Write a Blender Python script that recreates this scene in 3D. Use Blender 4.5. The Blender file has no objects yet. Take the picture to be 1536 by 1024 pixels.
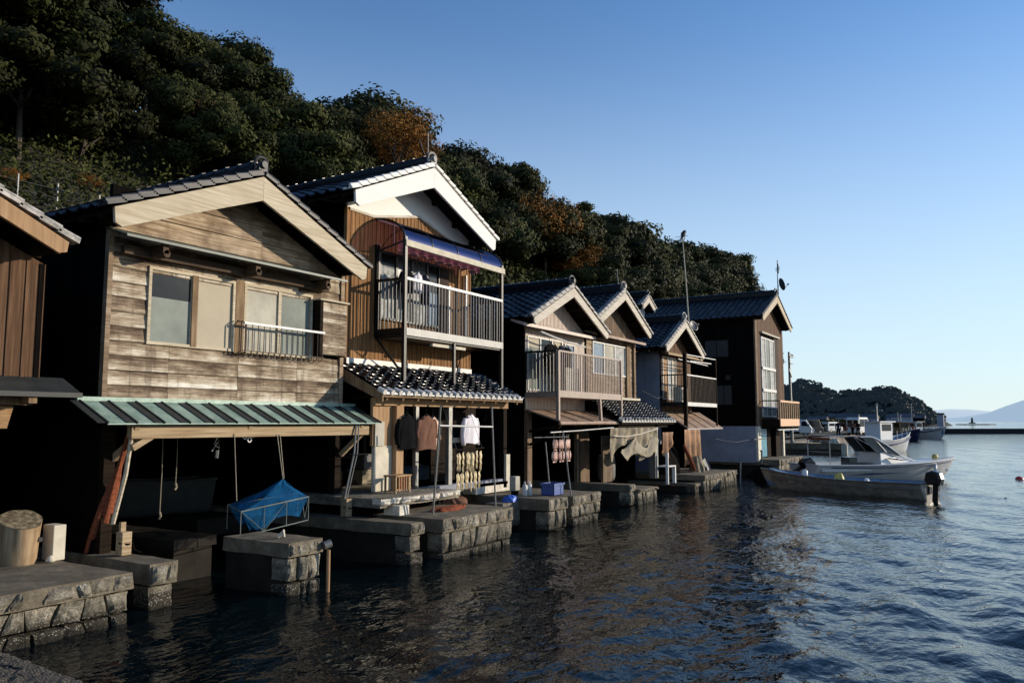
import bpy, math, random
import numpy as np
from mathutils import Vector, Matrix
random.seed(7)
SC = bpy.context.scene
COL = SC.collection
R = math.radians

# ---------------------------------------------------------------- tagging
def tag(o, label=None, cat=None, group=None, kind=None):
    if label: o['label'] = label
    if cat: o['category'] = cat
    if group: o['group'] = group
    if kind: o['kind'] = kind
    return o
WL = {}
def thing(name, label, cat, loc=(0, 0, 0), group=None, kind=None):
    o = bpy.data.objects.new(name, None); COL.objects.link(o)
    o.location = loc; o.empty_display_size = .2
    WL[o] = Vector(loc)
    return tag(o, label, cat, group, kind)
def dup(root, loc=None, rz=None, label=None, group=None, scale=None):
    def cp(o, par):
        c = o.copy(); COL.objects.link(c)
        if par is not None: c.parent = par
        for ch in list(o.children): cp(ch, c)
        return c
    r = cp(root, None)
    if loc is not None: r.location = loc
    if rz is not None: r.rotation_euler = (0, 0, rz)
    if scale is not None: r.scale = scale
    if label: r['label'] = label
    if group: r['group'] = group
    return r

# ---------------------------------------------------------------- mesh builder
SPLIT = {'corner_board', 'post', 'steel_post', 'pillar', 'bracket', 'awning_bracket', 'balcony_post', 'window_post', 'floor_beam', 'foot_board',
         'drain_pipe', 'lower_wall', 'drying_pole', 'awning_beam', 'leg', 'wall_panel', 'transom', 'side_panel', 'branch', 'wheel_hub', 'string', 'trim_board', 'balcony_beam', 'wall', 'joist', 'limb', 'light', 'mast'}
class MB:
    def __init__(s): s.v = []; s.f = []; s.t = []; s.g = []
    def add(s, vs, fs, tone=None):
        b = len(s.v); s.g.append((b, len(vs), len(s.f), len(fs))); s.v += [tuple(p) for p in vs]
        tn = random.random() if tone is None else tone
        for f in fs: s.f.append(tuple(b + i for i in f)); s.t.append(tn)
        return s
    def box(s, x0, x1, y0, y1, z0, z1, tone=None):
        vs = [(x, y, z) for z in (z0, z1) for y in (y0, y1) for x in (x0, x1)]
        return s.add(vs, [(0, 2, 3, 1), (4, 5, 7, 6), (0, 1, 5, 4), (2, 6, 7, 3), (0, 4, 6, 2), (1, 3, 7, 5)], tone)
    def beam(s, p, q, w, h, up=(0, 0, 1), tone=None, w2=None, h2=None):
        p = Vector(p); q = Vector(q); d = (q - p).normalized(); u = Vector(up)
        a = d.cross(u)
        if a.length < 1e-4: a = d.cross(Vector((0, 1, 0)))
        a.normalize(); b = a.cross(d).normalized()
        w2 = w if w2 is None else w2; h2 = h if h2 is None else h2
        vs = []
        for c, ww, hh in ((p, w, h), (q, w2, h2)):
            for i, j in ((-1, -1), (1, -1), (1, 1), (-1, 1)): vs.append(c + a * ww / 2 * i + b * hh / 2 * j)
        return s.add(vs, [(3, 2, 1, 0), (4, 5, 6, 7), (0, 1, 5, 4), (1, 2, 6, 5), (2, 3, 7, 6), (3, 0, 4, 7)], tone)
    def tube(s, pts, r, n=8, tone=None, cap=True):
        pts = [Vector(p) for p in pts]
        rs = r if isinstance(r, (list, tuple)) else [r] * len(pts)
        vs = []; fs = []; prev = None
        for i, p in enumerate(pts):
            d = (pts[min(i + 1, len(pts) - 1)] - pts[max(i - 1, 0)]).normalized()
            if prev is None:
                a = d.cross(Vector((0, 0, 1)))
                if a.length < 1e-3: a = Vector((1, 0, 0))
            else: a = prev - d * prev.dot(d)
            a.normalize(); prev = a; b = d.cross(a)
            for k in range(n):
                an = 2 * math.pi * k / n
                vs.append(p + (a * math.cos(an) + b * math.sin(an)) * rs[i])
        for i in range(len(pts) - 1):
            for k in range(n):
                k2 = (k + 1) % n
                fs.append((i * n + k, i * n + k2, (i + 1) * n + k2, (i + 1) * n + k))
        if cap:
            fs.append(tuple(range(n - 1, -1, -1))); fs.append(tuple((len(pts) - 1) * n + k for k in range(n)))
        return s.add(vs, fs, tone)
    def lathe(s, c, prof, n=16, tone=None, axis='z'):
        vs = []; fs = []
        for r, h in prof:
            for k in range(n):
                a = 2 * math.pi * k / n; x, y = r * math.cos(a), r * math.sin(a)
                vs.append((c[0] + x, c[1] + y, c[2] + h) if axis == 'z' else ((c[0] + x, c[1] + h, c[2] + y) if axis == 'y' else (c[0] + h, c[1] + x, c[2] + y)))
        for i in range(len(prof) - 1):
            for k in range(n):
                k2 = (k + 1) % n
                q = (i * n + k, i * n + k2, (i + 1) * n + k2, (i + 1) * n + k)
                fs.append(q if axis != 'y' else q[::-1])
        m = len(prof) - 1
        fs.append(tuple(range(n))[::-1]); fs.append(tuple(m * n + k for k in range(n)))
        return s.add(vs, fs, tone)
    def prism(s, poly, d, tone=None):
        n = len(poly); d = Vector(d)
        vs = [Vector(p) for p in poly] + [Vector(p) + d for p in poly]
        fs = [tuple(range(n))[::-1], tuple(range(n, 2 * n))] + [(i, (i + 1) % n, n + (i + 1) % n, n + i) for i in range(n)]
        return s.add(vs, fs, tone)
    def grid(s, fn, nu, nv, tone=None, wrap=False):
        vs = [fn(i / (nu - 1), j / (nv - 1)) for j in range(nv) for i in range(nu)]
        fs = [(j * nu + i, j * nu + i + 1, (j + 1) * nu + i + 1, (j + 1) * nu + i) for j in range(nv - 1) for i in range(nu - 1)]
        return s.add(vs, fs, tone)
    def build(s, name, mat, parent=None, smooth=False, org=None, bevel=0, thick=0):
        if name in SPLIT and len(s.g) > 1:
            first = None
            for (b, nvv, fb, nf) in s.g:
                q = MB(); q.v = s.v[b:b + nvv]; q.f = [tuple(i - b for i in f) for f in s.f[fb:fb + nf]]; q.t = s.t[fb:fb + nf]; q.g = [0]
                o = q.build(name, mat, parent, smooth, org, bevel, thick); first = first or o
            return first
        off = WL[parent] if parent is not None else (Vector(org) if org else Vector((0, 0, 0)))
        v = np.array([tuple(p) for p in s.v], dtype=np.float64) - np.array(off)
        return mesh_obj(name, v, s.f, s.t, mat, parent, smooth, off, bevel, thick)
def mesh_obj(name, v, f, t, mat, parent=None, smooth=False, off=Vector((0, 0, 0)), bevel=0, thick=0):
    me = bpy.data.meshes.new(name)
    me.from_pydata([tuple(p) for p in v], [], [tuple(q) for q in f]); me.update()
    if t is not None:
        at = me.attributes.new('tone', 'FLOAT', 'FACE'); at.data.foreach_set('value', np.array(t, dtype=np.float32))
    if smooth: me.polygons.foreach_set('use_smooth', [True] * len(me.polygons))
    me.materials.append(mat)
    o = bpy.data.objects.new(name, me); COL.objects.link(o)
    if parent is not None: o.parent = parent
    else: o.location = off
    WL[o] = Vector(off)
    if thick:
        m = o.modifiers.new('thick', 'SOLIDIFY'); m.thickness = thick
    if bevel:
        m = o.modifiers.new('bevel', 'BEVEL'); m.width = bevel; m.segments = 2; m.limit_method = 'ANGLE'
    return o

# ---------------------------------------------------------------- materials
M = {}
class NT:
    def __init__(s, name):
        s.m = bpy.data.materials.new(name); s.m.use_nodes = True; s.n = s.m.node_tree.nodes; s.l = s.m.node_tree.links
        s.b = s.n['Principled BSDF']; M[name] = s.m
    def new(s, ty, **k):
        n = s.n.new(ty)
        for a, b in k.items(): setattr(n, a, b)
        return n
    def link(s, a, b): s.l.new(a, b)
    def pos(s, scale=(1, 1, 1), jitter=0):
        g = s.new('ShaderNodeNewGeometry'); mp = s.new('ShaderNodeMapping'); mp.inputs['Scale'].default_value = scale
        src = g.outputs['Position']
        if jitter:
            at = s.new('ShaderNodeAttribute', attribute_name='tone')
            mu = s.new('ShaderNodeMath', operation='MULTIPLY'); s.link(at.outputs['Fac'], mu.inputs[0]); mu.inputs[1].default_value = jitter
            ad = s.new('ShaderNodeVectorMath', operation='ADD'); s.link(src, ad.inputs[0]); s.link(mu.outputs[0], ad.inputs[1]); src = ad.outputs[0]
        s.link(src, mp.inputs['Vector']); return mp.outputs['Vector']
    def noise(s, vec, scale=5, detail=4, rough=.6, dist=0):
        n = s.new('ShaderNodeTexNoise'); n.inputs['Scale'].default_value = scale; n.inputs['Detail'].default_value = detail
        n.inputs['Roughness'].default_value = rough; n.inputs['Distortion'].default_value = dist
        s.link(vec, n.inputs['Vector']); return n.outputs['Fac']
    def ramp(s, fac, stops):
        r = s.new('ShaderNodeValToRGB'); e = r.color_ramp.elements
        while len(e) < len(stops): e.new(.5)
        for i, (p, c) in enumerate(stops):
            e[i].position = p; e[i].color = (c[0], c[1], c[2], 1) if not isinstance(c, (int, float)) else (c, c, c, 1)
        s.link(fac, r.inputs[0]); return r.outputs['Color']
    def math(s, op, a, b=None, clamp=False):
        n = s.new('ShaderNodeMath', operation=op); n.use_clamp = clamp
        for i, x in enumerate((a, b)):
            if x is None: continue
            if isinstance(x, (int, float)): n.inputs[i].default_value = x
            else: s.link(x, n.inputs[i])
        return n.outputs[0]
    def mix(s, fac, a, b, mode='MIX'):
        n = s.new('ShaderNodeMix', data_type='RGBA', blend_type=mode)
        for i, x in ((0, fac), (6, a), (7, b)):
            if isinstance(x, (int, float)): n.inputs[i].default_value = x if i == 0 else (x, x, x, 1)
            elif isinstance(x, tuple): n.inputs[i].default_value = (*x, 1)
            else: s.link(x, n.inputs[i])
        return n.outputs[2]
    def tone(s): return s.new('ShaderNodeAttribute', attribute_name='tone').outputs['Fac']
    def out(s, col, rough=.6, bump=None, bs=.3, bd=.01, metal=0, spec=None):
        if isinstance(col, tuple): s.b.inputs['Base Color'].default_value = (*col, 1)
        else: s.link(col, s.b.inputs['Base Color'])
        if isinstance(rough, (int, float)): s.b.inputs['Roughness'].default_value = rough
        else: s.link(rough, s.b.inputs['Roughness'])
        s.b.inputs['Metallic'].default_value = metal
        if spec is not None: s.b.inputs['Specular IOR Level'].default_value = spec
        if bump is not None:
            b = s.new('ShaderNodeBump'); b.inputs['Strength'].default_value = bs; b.inputs['Distance'].default_value = bd
            s.link(bump, b.inputs['Height']); s.link(b.outputs[0], s.b.inputs['Normal'])
        return s.m

def wood(name, dark, mid, light, axis='x', var=.5, rough=.75, fine=30, bs=.4, stain=.55):
    n = NT(name)
    sc = {'x': (1, fine * .5, fine), 'y': (fine, 1, fine), 'z': (fine, fine, 1)}[axis]
    g = n.noise(n.pos(sc, 13), 1.1, 8, .65, .3)
    c = n.ramp(g, [(.3, dark), (.5, mid), (.72, light)])
    st = n.noise(n.pos((1, 1, 1), 5), 2.3, 5, .6)
    c = n.mix(n.math('MULTIPLY', n.ramp(st, [(.35, 1.), (.6, 0.)]), stain), c, dark)
    t = n.math('ADD', n.math('MULTIPLY', n.tone(), var), 1 - var * .5)
    c = n.mix(1., c, t, 'MULTIPLY') if False else n.mix(1., c, n.ramp(t, [(0, 0.), (1, 1.)]), 'MULTIPLY')
    return n.out(c, rough, g, bs, .006, spec=.05 if mid[0] < .05 else .13)
def plain(name, c, rough=.5, metal=0, var=.15, scale=6, bs=.08, spec=None, dirt=None):
    n = NT(name); f = n.noise(n.pos(), scale, 5)
    lo = tuple(x * (1 - var) for x in c) if dirt is None else dirt; hi = tuple(min(1, x * (1 + var)) for x in c)
    return n.out(n.ramp(f, [(.3, lo), (.7, hi)]), rough, f, bs, .01, metal, spec)

# weathered lapped boards of the first house (worn paler toward each board's lower edge)
n = NT('weathered_boards')
g = n.noise(n.pos((1.1, 22, 26), 17), 1.2, 9, .7, .6)
sx = n.new('ShaderNodeSeparateXYZ'); n.link(n.new('ShaderNodeNewGeometry').outputs['Position'], sx.inputs[0])
fr = n.math('FRACT', n.math('DIVIDE', n.math('SUBTRACT', sx.outputs[2], 2.6), .205))
low = n.ramp(fr, [(.0, .55), (.3, .35), (.75, .0)])
st = n.noise(n.pos((1, 1, 2.2), 9), 1.9, 6, .65)
fac = n.math('ADD', n.math('ADD', n.math('MULTIPLY', g, .62), n.math('MULTIPLY', low, .30)), n.math('MULTIPLY', n.math('SUBTRACT', st, .5), .85))
fac = n.math('ADD', fac, n.math('MULTIPLY', n.math('SUBTRACT', n.tone(), .5), .22))
fg = n.noise(n.pos((3, 60, 90), 17), 1.0, 6, .75, .4)
fac = n.math('ADD', fac, n.math('MULTIPLY', n.math('SUBTRACT', fg, .5), .62))
c = n.ramp(fac, [(.12, (.055, .037, .027)), (.28, (.18, .13, .09)), (.41, (.34, .27, .19)), (.53, (.56, .49, .385)), (.68, (.80, .765, .68))])
vs_ = n.noise(n.pos((9, 9, .7)), 1., 4, .6)
c = n.mix(n.math('MULTIPLY', n.ramp(vs_, [(.36, 1.), (.46, 0.)]), .45), c, (.07, .05, .035))
c = n.mix(n.ramp(fr, [(.93, 0.), (.985, .75)]), c, (.03, .02, .015))
n.out(c, .8, n.math('ADD', g, fg), .7, .010, spec=.1)

wood('barge_wood', (.36, .29, .19), (.54, .46, .34), (.68, .61, .48), 'x', .15, stain=.3)
wood('barge_pale', (.42, .36, .28), (.58, .53, .45), (.70, .66, .58), 'x', .15, stain=.3)
wood('barge_white', (.76, .74, .70), (.82, .80, .76), (.86, .85, .82), 'x', .05, stain=.1)
wood('gable_boards', (.12, .075, .045), (.40, .30, .20), (.66, .58, .46), 'x', .6, stain=.8)
wood('brown_boards', (.05, .026, .015), (.105, .055, .029), (.20, .118, .068), 'z', .35, stain=.3)
wood('orange_boards', (.13, .06, .022), (.28, .14, .055), (.42, .25, .115), 'z', .45, fine=24, stain=.45)
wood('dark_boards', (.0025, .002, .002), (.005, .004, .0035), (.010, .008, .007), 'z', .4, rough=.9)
wood('grey_boards', (.05, .035, .025), (.18, .12, .075), (.34, .26, .18), 'z', .6)
wood('clap_boards', (.16, .10, .06), (.33, .24, .16), (.50, .42, .32), 'x', .5)
wood('post_wood', (.10, .06, .035), (.24, .16, .09), (.38, .28, .18), 'z', .3)
wood('bracket_wood', (.03, .02, .013), (.09, .06, .04), (.17, .12, .08), 'x', .3)
wood('beam_wood', (.22, .14, .08), (.38, .28, .17), (.5, .4, .27), 'x', .3, stain=.3)
wood('dark_beam', (.008, .005, .004), (.018, .012, .008), (.035, .024, .016), 'x', .3)
wood('tan_panel', (.26, .15, .08), (.38, .24, .13), (.48, .33, .2), 'z', .1, stain=.3, fine=12)
wood('log_wood', (.16, .10, .05), (.32, .22, .13), (.46, .35, .22), 'z', .2, fine=12)
wood('dark_window_wood', (.02, .012, .01), (.05, .03, .02), (.09, .06, .04), 'z', .2)
n = NT('cut_rings'); sp_ = n.new('ShaderNodeSeparateXYZ'); vm = n.new('ShaderNodeVectorMath', operation='DISTANCE'); n.link(n.pos(), vm.inputs[0]); vm.inputs[1].default_value = (5.44, 10.45, 1.1)
d_ = n.math('ADD', n.math('MULTIPLY', vm.outputs['Value'], 70), n.math('MULTIPLY', n.noise(n.pos(), 9, 4), 6)); f = n.noise(n.pos(), 14, 6, .7)
c = n.mix(n.math('MULTIPLY', n.math('ADD', n.math('SINE', d_), 1), .3), (.34, .28, .18), (.12, .09, .055)); c = n.mix(n.ramp(f, [(.4, .8), (.6, 0.)]), c, (.06, .045, .03)); n.out(c, .9, f, .5, .01, spec=.1)
plain('plaster', (.80, .79, .76), .8, var=.03, scale=2)
plain('block_white', (.56, .51, .40), .85, var=.15)
plain('frosted_grey', (.38, .36, .30), .5, var=.3, scale=1.6, spec=.06)
plain('frosted_beige', (.43, .375, .28), .5, var=.1, scale=1.3, spec=.06)
plain('frosted_blue', (.21, .235, .21), .5, var=.3, scale=1.5, spec=.06)
plain('curtain', (.34, .35, .34), .8, var=.45, scale=7)
plain('curtain_blue', (.20, .27, .35), .8, var=.15)
plain('black_metal', (.012, .011, .011), .45, .2)
plain('rust_metal', (.055, .03, .018), .7)
plain('white_metal', (.60, .585, .55), .45, 0)
plain('grey_metal', (.35, .35, .35), .4, .6)
plain('brown_metal', (.30, .225, .18), .55)
plain('dull_steel', (.20, .20, .19), .5, .5)
plain('cloth_black', (.008, .008, .009), .95, spec=.03, var=.3)
plain('cloth_brown', (.16, .085, .06), .95, spec=.03, var=.2)
plain('canopy_shade_strip', (.30, .13, .14), .9, var=.3, scale=8)
plain('cloth_pink', (.60, .42, .34), .9, var=.35, scale=14)
plain('cloth_white', (.74, .70, .74), .9, var=.05)
plain('squid_flesh', (.56, .45, .26), .6, var=.5, scale=22)
plain('fish_flesh', (.55, .33, .26), .5, var=.45, scale=25)
plain('red_net', (.19, .06, .032), .95, var=.55, scale=30, spec=.05)
plain('blue_crate', (.035, .075, .27), .45)
plain('blue_bag', (.04, .12, .5), .4)
plain('red_plastic', (.5, .05, .03), .4)
plain('orange_panel', (.62, .36, .20), .6, var=.08)
plain('concrete_grey', (.24, .25, .30), .85, var=.2, scale=1.5, bs=.2)
plain('concrete_white', (.60, .55, .46), .85, var=.3, scale=9)
plain('canvas', (.24, .20, .14), .95, var=.6, scale=6)
plain('tarp_brown', (.30, .16, .08), .85, var=.5, scale=3)
plain('teal_sheet', (.12, .30, .38), .25, var=.3)
plain('hull_white', (.55, .56, .56), .35, var=.1, scale=2)
plain('skiff_grey', (.055, .055, .05), .7, spec=.1)
plain('hull_cream', (.27, .25, .215), .55, var=.45, scale=4)
plain('boat_blue', (.10, .20, .33), .5, var=.3)
plain('hull_blue', (.02, .035, .10), .4)
plain('dark_glass', (.012, .013, .014), .12, spec=.3)
plain('grey_glass', (.05, .055, .055), .2, spec=.35)
plain('outboard_black', (.012, .012, .014), .3)
plain('yellow_float', (.52, .42, .10), .5)
plain('bottle_white', (.5, .5, .47), .4)
plain('dim_pane', (.035, .036, .036), .4, spec=.2)
plain('paint_white', (.75, .75, .74), .3, var=.03)
plain('paint_grey', (.10, .11, .13), .3)
plain('paint_dark', (.02, .02, .03), .25)
plain('rubber', (.012, .012, .012), .8)
plain('skin', (.35, .22, .16), .6)
plain('hair', (.01, .01, .01), .6)
plain('cloth_navy', (.012, .014, .03), .95, spec=.03)
plain('cloth_dark', (.010, .008, .007), .95, spec=.03)
plain('rope', (.30, .26, .19), .9)
plain('trunk_bark', (.07, .055, .045), .9, var=.4, scale=3)
plain('bar_pale', (.36, .35, .32), .5)
plain('bar_grey', (.16, .155, .15), .6, spec=.2)
plain('bird_black', (.01, .009, .008), .7)
plain('dish_dark', (.05, .055, .07), .5)
plain('breakwater_dark', (.010, .011, .013), .9)
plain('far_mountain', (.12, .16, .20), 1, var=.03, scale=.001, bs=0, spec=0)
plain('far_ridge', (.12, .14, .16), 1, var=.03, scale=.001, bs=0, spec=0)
plain('asphalt', (.13, .115, .10), .9, var=.25, scale=.8, bs=.2)

# roof tiles
n = NT('kawara'); f = n.noise(n.pos((1, 1, 1), 3), 5, 4)
n.out(n.ramp(f, [(.3, (.003, .0033, .005)), (.75, (.011, .012, .019))]), n.ramp(f, [(.3, .22), (.7, .38)]), f, .15, .01, spec=.17)
n = NT('kawara_glazed'); f = n.noise(n.pos((1, 1, 1), 3), 5, 4)
n.out((.006, .006, .008), .30, f, .2, .01, spec=.6)
plain('tile_white', (.66, .64, .60), .7)
n = NT('kawara_grey'); f = n.noise(n.pos((1, 1, 1), 3), 5, 4)
n.out(n.ramp(f, [(.3, (.02, .02, .024)), (.75, (.075, .075, .08))]), .5, f, .15, .01, spec=.3)
n = NT('kawara_pale'); f = n.noise(n.pos((1, 1, 1), 3), 7, 4)
n.out(n.ramp(f, [(.35, (.12, .115, .11)), (.7, (.50, .47, .43))]), .6, f, .2, .01)
n = NT('green_sheet'); f = n.noise(n.pos((1, 1, 1), 3), 4, 6, .7)
n.out(n.ramp(f, [(.3, (.12, .19, .155)), (.5, (.24, .34, .285)), (.75, (.38, .49, .425))]), .5, f, .2, .01, .1)
n = NT('green_dark'); f = n.noise(n.pos((1, 1, 1), 3), 4, 6, .7)
n.out(n.ramp(f, [(.3, (.035, .05, .042)), (.75, (.10, .13, .115))]), .5, f, .2, .01)
n = NT('brown_sheet'); f = n.noise(n.pos((1.5, 6, 1), 3), 2, 6, .7)
n.out(n.ramp(f, [(.3, (.13, .075, .045)), (.5, (.30, .20, .14)), (.75, (.42, .31, .23))]), .65, f, .25, .01)
n = NT('dark_sheet'); f = n.noise(n.pos(), 4, 6, .7)
n.out(n.ramp(f, [(.3, (.01, .012, .012)), (.75, (.035, .04, .038))]), .6, f, .2, .01)
# stripy metal siding
n = NT('ribbed_siding'); f = n.noise(n.pos((3, 3, .6)), 3, 5)
n.out(n.ramp(f, [(.3, (.42, .33, .27)), (.7, (.58, .48, .41))]), .5, f, .1, .01)
# stone with barnacles near the waterline
n = NT('pier_stone')
sx = n.new('ShaderNodeSeparateXYZ'); n.link(n.new('ShaderNodeNewGeometry').outputs['Position'], sx.inputs[0])
f = n.noise(n.pos((1, 1, 1), 7), 6, 9, .72); f2 = n.noise(n.pos((1, 1, 1)), 38, 5, .7)
c = n.ramp(f, [(.3, (.18, .155, .115)), (.5, (.46, .41, .32)), (.72, (.74, .68, .56))])
c = n.mix(1., c, n.ramp(n.math('ADD', n.math('MULTIPLY', n.tone(), .5), .6), [(0, 0.), (1, 1.)]), 'MULTIPLY')
c = n.mix(n.ramp(f2, [(.4, .5), (.55, 0.)]), c, (.10, .09, .07))
c = n.mix(n.math('MULTIPLY', n.ramp(n.noise(n.pos((1, 1, 2.5), 3), 2.2, 5, .7), [(.42, 1.), (.6, 0.)]), .55), c, (.07, .062, .045))
v = n.new('ShaderNodeTexVoronoi'); v.inputs['Scale'].default_value = 42; n.link(n.pos(), v.inputs['Vector'])
sp = n.ramp(v.outputs['Distance'], [(.18, (.52, .49, .42)), (.32, (.045, .04, .03))])
wet = n.math('ADD', sx.outputs[2], n.math('MULTIPLY', n.math('SUBTRACT', f, .5), .35))
c = n.mix(n.ramp(wet, [(.14, 1.), (.30, 0.)]), c, sp)
c = n.mix(n.ramp(wet, [(.0, .85), (.06, 0.)]), c, (.012, .012, .010))
h = n.math('ADD', f, n.math('MULTIPLY', f2, .5))
c = n.mix(n.math('MULTIPLY', n.ramp(n.noise(n.pos((1, 1, 1), 3), 90, 3, .8), [(.42, 1.), (.5, 0.)]), .45), c, (.07, .06, .045))
n.out(c, .9, h, 1., .05, spec=.2)
n = NT('pier_concrete')
f = n.noise(n.pos(), 3.2, 10, .75); f2 = n.noise(n.pos(), 60, 4, .7)
c = n.ramp(f, [(.3, (.065, .050, .033)), (.52, (.165, .135, .092)), (.75, (.34, .29, .21))])
c = n.mix(n.ramp(f2, [(.42, .45), (.55, 0.)]), c, (.05, .045, .035))
n.out(c, .9, n.math('ADD', f, f2), .5, .012)
n = NT('shell_concrete')
v = n.new('ShaderNodeTexVoronoi'); v.inputs['Scale'].default_value = 55; n.link(n.pos(), v.inputs['Vector'])
f = n.noise(n.pos(), 24, 8, .8)
c = n.ramp(v.outputs['Distance'], [(.12, (.46, .41, .33)), (.3, (.17, .14, .11)), (.6, (.05, .045, .035))])
c = n.mix(n.ramp(f, [(.42, .8), (.6, 0.)]), c, (.055, .045, .035))
n.out(c, .85, n.math('ADD', f, v.outputs['Distance']), .9, .02)
plain('shade_stone', (.022, .019, .015), .8, var=.4, scale=3, bs=.4, spec=.1)  # stone darkened in its colour for shaded pier sides and the dock
# foliage
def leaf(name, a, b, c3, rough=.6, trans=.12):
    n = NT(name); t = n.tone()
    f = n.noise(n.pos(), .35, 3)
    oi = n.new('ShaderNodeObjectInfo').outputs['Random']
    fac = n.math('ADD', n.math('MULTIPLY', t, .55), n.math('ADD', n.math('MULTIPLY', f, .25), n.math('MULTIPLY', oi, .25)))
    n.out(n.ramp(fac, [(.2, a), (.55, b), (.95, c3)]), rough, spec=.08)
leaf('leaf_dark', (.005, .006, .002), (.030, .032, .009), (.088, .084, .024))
leaf('leaf_green', (.008, .011, .003), (.040, .046, .012), (.105, .104, .028))
leaf('leaf_rust', (.06, .025, .006), (.22, .095, .018), (.42, .21, .045))
leaf('leaf_brown', (.04, .022, .010), (.09, .05, .025), (.16, .10, .05))
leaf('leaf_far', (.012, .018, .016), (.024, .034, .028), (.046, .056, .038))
n = NT('hill_soil'); f = n.noise(n.pos(), 1.5, 6)
n.out(n.ramp(f, [(.3, (.012, .014, .006)), (.7, (.03, .028, .014))]), .95)
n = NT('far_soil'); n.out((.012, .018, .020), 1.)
n = NT('seabed'); n.out((.01, .012, .01), 1.)
# polycarbonate canopy: tinted, see-through
n = NT('violet_sheet')
tr = n.new('ShaderNodeBsdfTransparent'); tr.inputs[0].default_value = (.55, .33, .50, 1)
df = n.new('ShaderNodeBsdfDiffuse'); df.inputs[0].default_value = (.075, .045, .12, 1)
gl = n.new('ShaderNodeBsdfGlossy'); gl.inputs['Roughness'].default_value = .15; gl.inputs[0].default_value = (.12, .12, .2, 1)
m1 = n.new('ShaderNodeMixShader'); m1.inputs[0].default_value = .58; n.link(tr.outputs[0], m1.inputs[1]); n.link(df.outputs[0], m1.inputs[2])
fz = n.new('ShaderNodeFresnel'); m2 = n.new('ShaderNodeMixShader'); n.link(fz.outputs[0], m2.inputs[0]); n.link(m1.outputs[0], m2.inputs[1]); n.link(gl.outputs[0], m2.inputs[2])
n.link(m2.outputs[0], n.n['Material Output'].inputs[0])
# fishing net: fine mesh with holes
def netmat(name, col, dens):
    n = NT(name); v = n.noise(n.pos((1, 1, 1)), 240, 1)
    tr = n.new('ShaderNodeBsdfTransparent'); df = n.new('ShaderNodeBsdfDiffuse')
    f = n.noise(n.pos(), 3, 2)
    n.link(n.ramp(f, [(.3, tuple(x * .75 for x in col)), (.7, tuple(min(1, x * 1.25) for x in col))]), df.inputs[0])
    m1 = n.new('ShaderNodeMixShader'); n.link(n.ramp(v, [(dens, 0.), (dens + .05, 1.)]), m1.inputs[0]); n.link(tr.outputs[0], m1.inputs[1]); n.link(df.outputs[0], m1.inputs[2])
    n.link(m1.outputs[0], n.n['Material Output'].inputs[0])
netmat('blue_net', (.014, .10, .24), .46)
# water
n = NT('sea_water')
n.b.inputs['Base Color'].default_value = (.001, .005, .007, 1); n.b.inputs['Roughness'].default_value = .045
n.b.inputs['IOR'].default_value = 1.333; n.b.inputs['Specular IOR Level'].default_value = .34
a = n.noise(n.pos((1.0, 1.5, 1)), 4.6, 3, .45, .2); b = n.noise(n.pos((1, 1, 1)), 1.3, 3, .5)
bp = n.new('ShaderNodeBump'); bp.inputs['Strength'].default_value = .55; bp.inputs['Distance'].default_value = .055
n.link(n.math('ADD', a, n.math('MULTIPLY', b, 1.2)), bp.inputs['Height']); n.link(bp.outputs[0], n.b.inputs['Normal'])

# ---------------------------------------------------------------- building helpers
def vec(*a): return Vector(a)
def tile_patch(mb, O, U, V, lu, lv, pu=.27, pv=.25, amp=.032, step=.03, per=6, tone=None):
    O, U, V = Vector(O), Vector(U).normalized(), Vector(V).normalized()
    N = U.cross(V)
    if N.z < 0: N = -N
    nc = max(1, round(lu / pu)); nr = max(1, round(lv / pv)); pu = lu / nc; pv = lv / nr
    for j in range(nr):
        vs = []
        for jj, hh in ((0, .0), (1, step)):
            for i in range(nc * per + 1):
                ph = i / per * 2 * math.pi
                h = amp * (math.cos(ph) * .7 + .3 * math.cos(2 * ph)) + hh + .006 * math.sin(j * 5.1 + i * .7)
                vs.append(O + U * (i / per * pu) + V * ((j + jj) * pv + (.02 if jj else 0)) + N * h)
        m = nc * per + 1
        for i in range(m): vs.append(vs[m + i] + V * .010 - N * .015)   # rounded nose of the tile
        for i in range(m): vs.append(vs[m + i] + V * .010 - N * (step + .012))
        fs = []
        for i in range(m - 1):
            for q in range(3): fs.append((q * m + i, q * m + i + 1, (q + 1) * m + i + 1, (q + 1) * m + i))
        mb.add(vs, fs, tone)
    return nc, pu, N

def ornament(mb, x, y, z, k=1.):
    # curled ridge-end tile: base block, disc with rim, curl on top, side scrolls
    mb.box(x - .13 * k, x + .13 * k, y - .05, y + .12, z - .1 * k, z + .08 * k)
    mb.lathe((x, y - .04, z + .07 * k), [(.09 * k, -.05), (.10 * k, -.03), (.10 * k, .04)], 14, axis='y')
    pts = [(x + .15 * k * math.cos(a) * (1 - .12 * i / 10), y + .03 + .10 * k * i / 10 - .05, z + .16 * k + .13 * k * math.sin(a) * (1 - .12 * i / 10)) for i, a in enumerate([R(-10 + 20 * q) for q in range(11)])]
    mb.tube(pts, [.045 * k] * 11, 7)
    for sgn in (-1, 1):
        mb.tube([(x + sgn * .10 * k, y, z + .02), (x + sgn * .2 * k, y, z - .02), (x + sgn * .22 * k, y, z + .06 * k), (x + sgn * .16 * k, y, z + .08 * k)], [.04 * k, .04 * k, .03 * k, .02 * k], 6)

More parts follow.
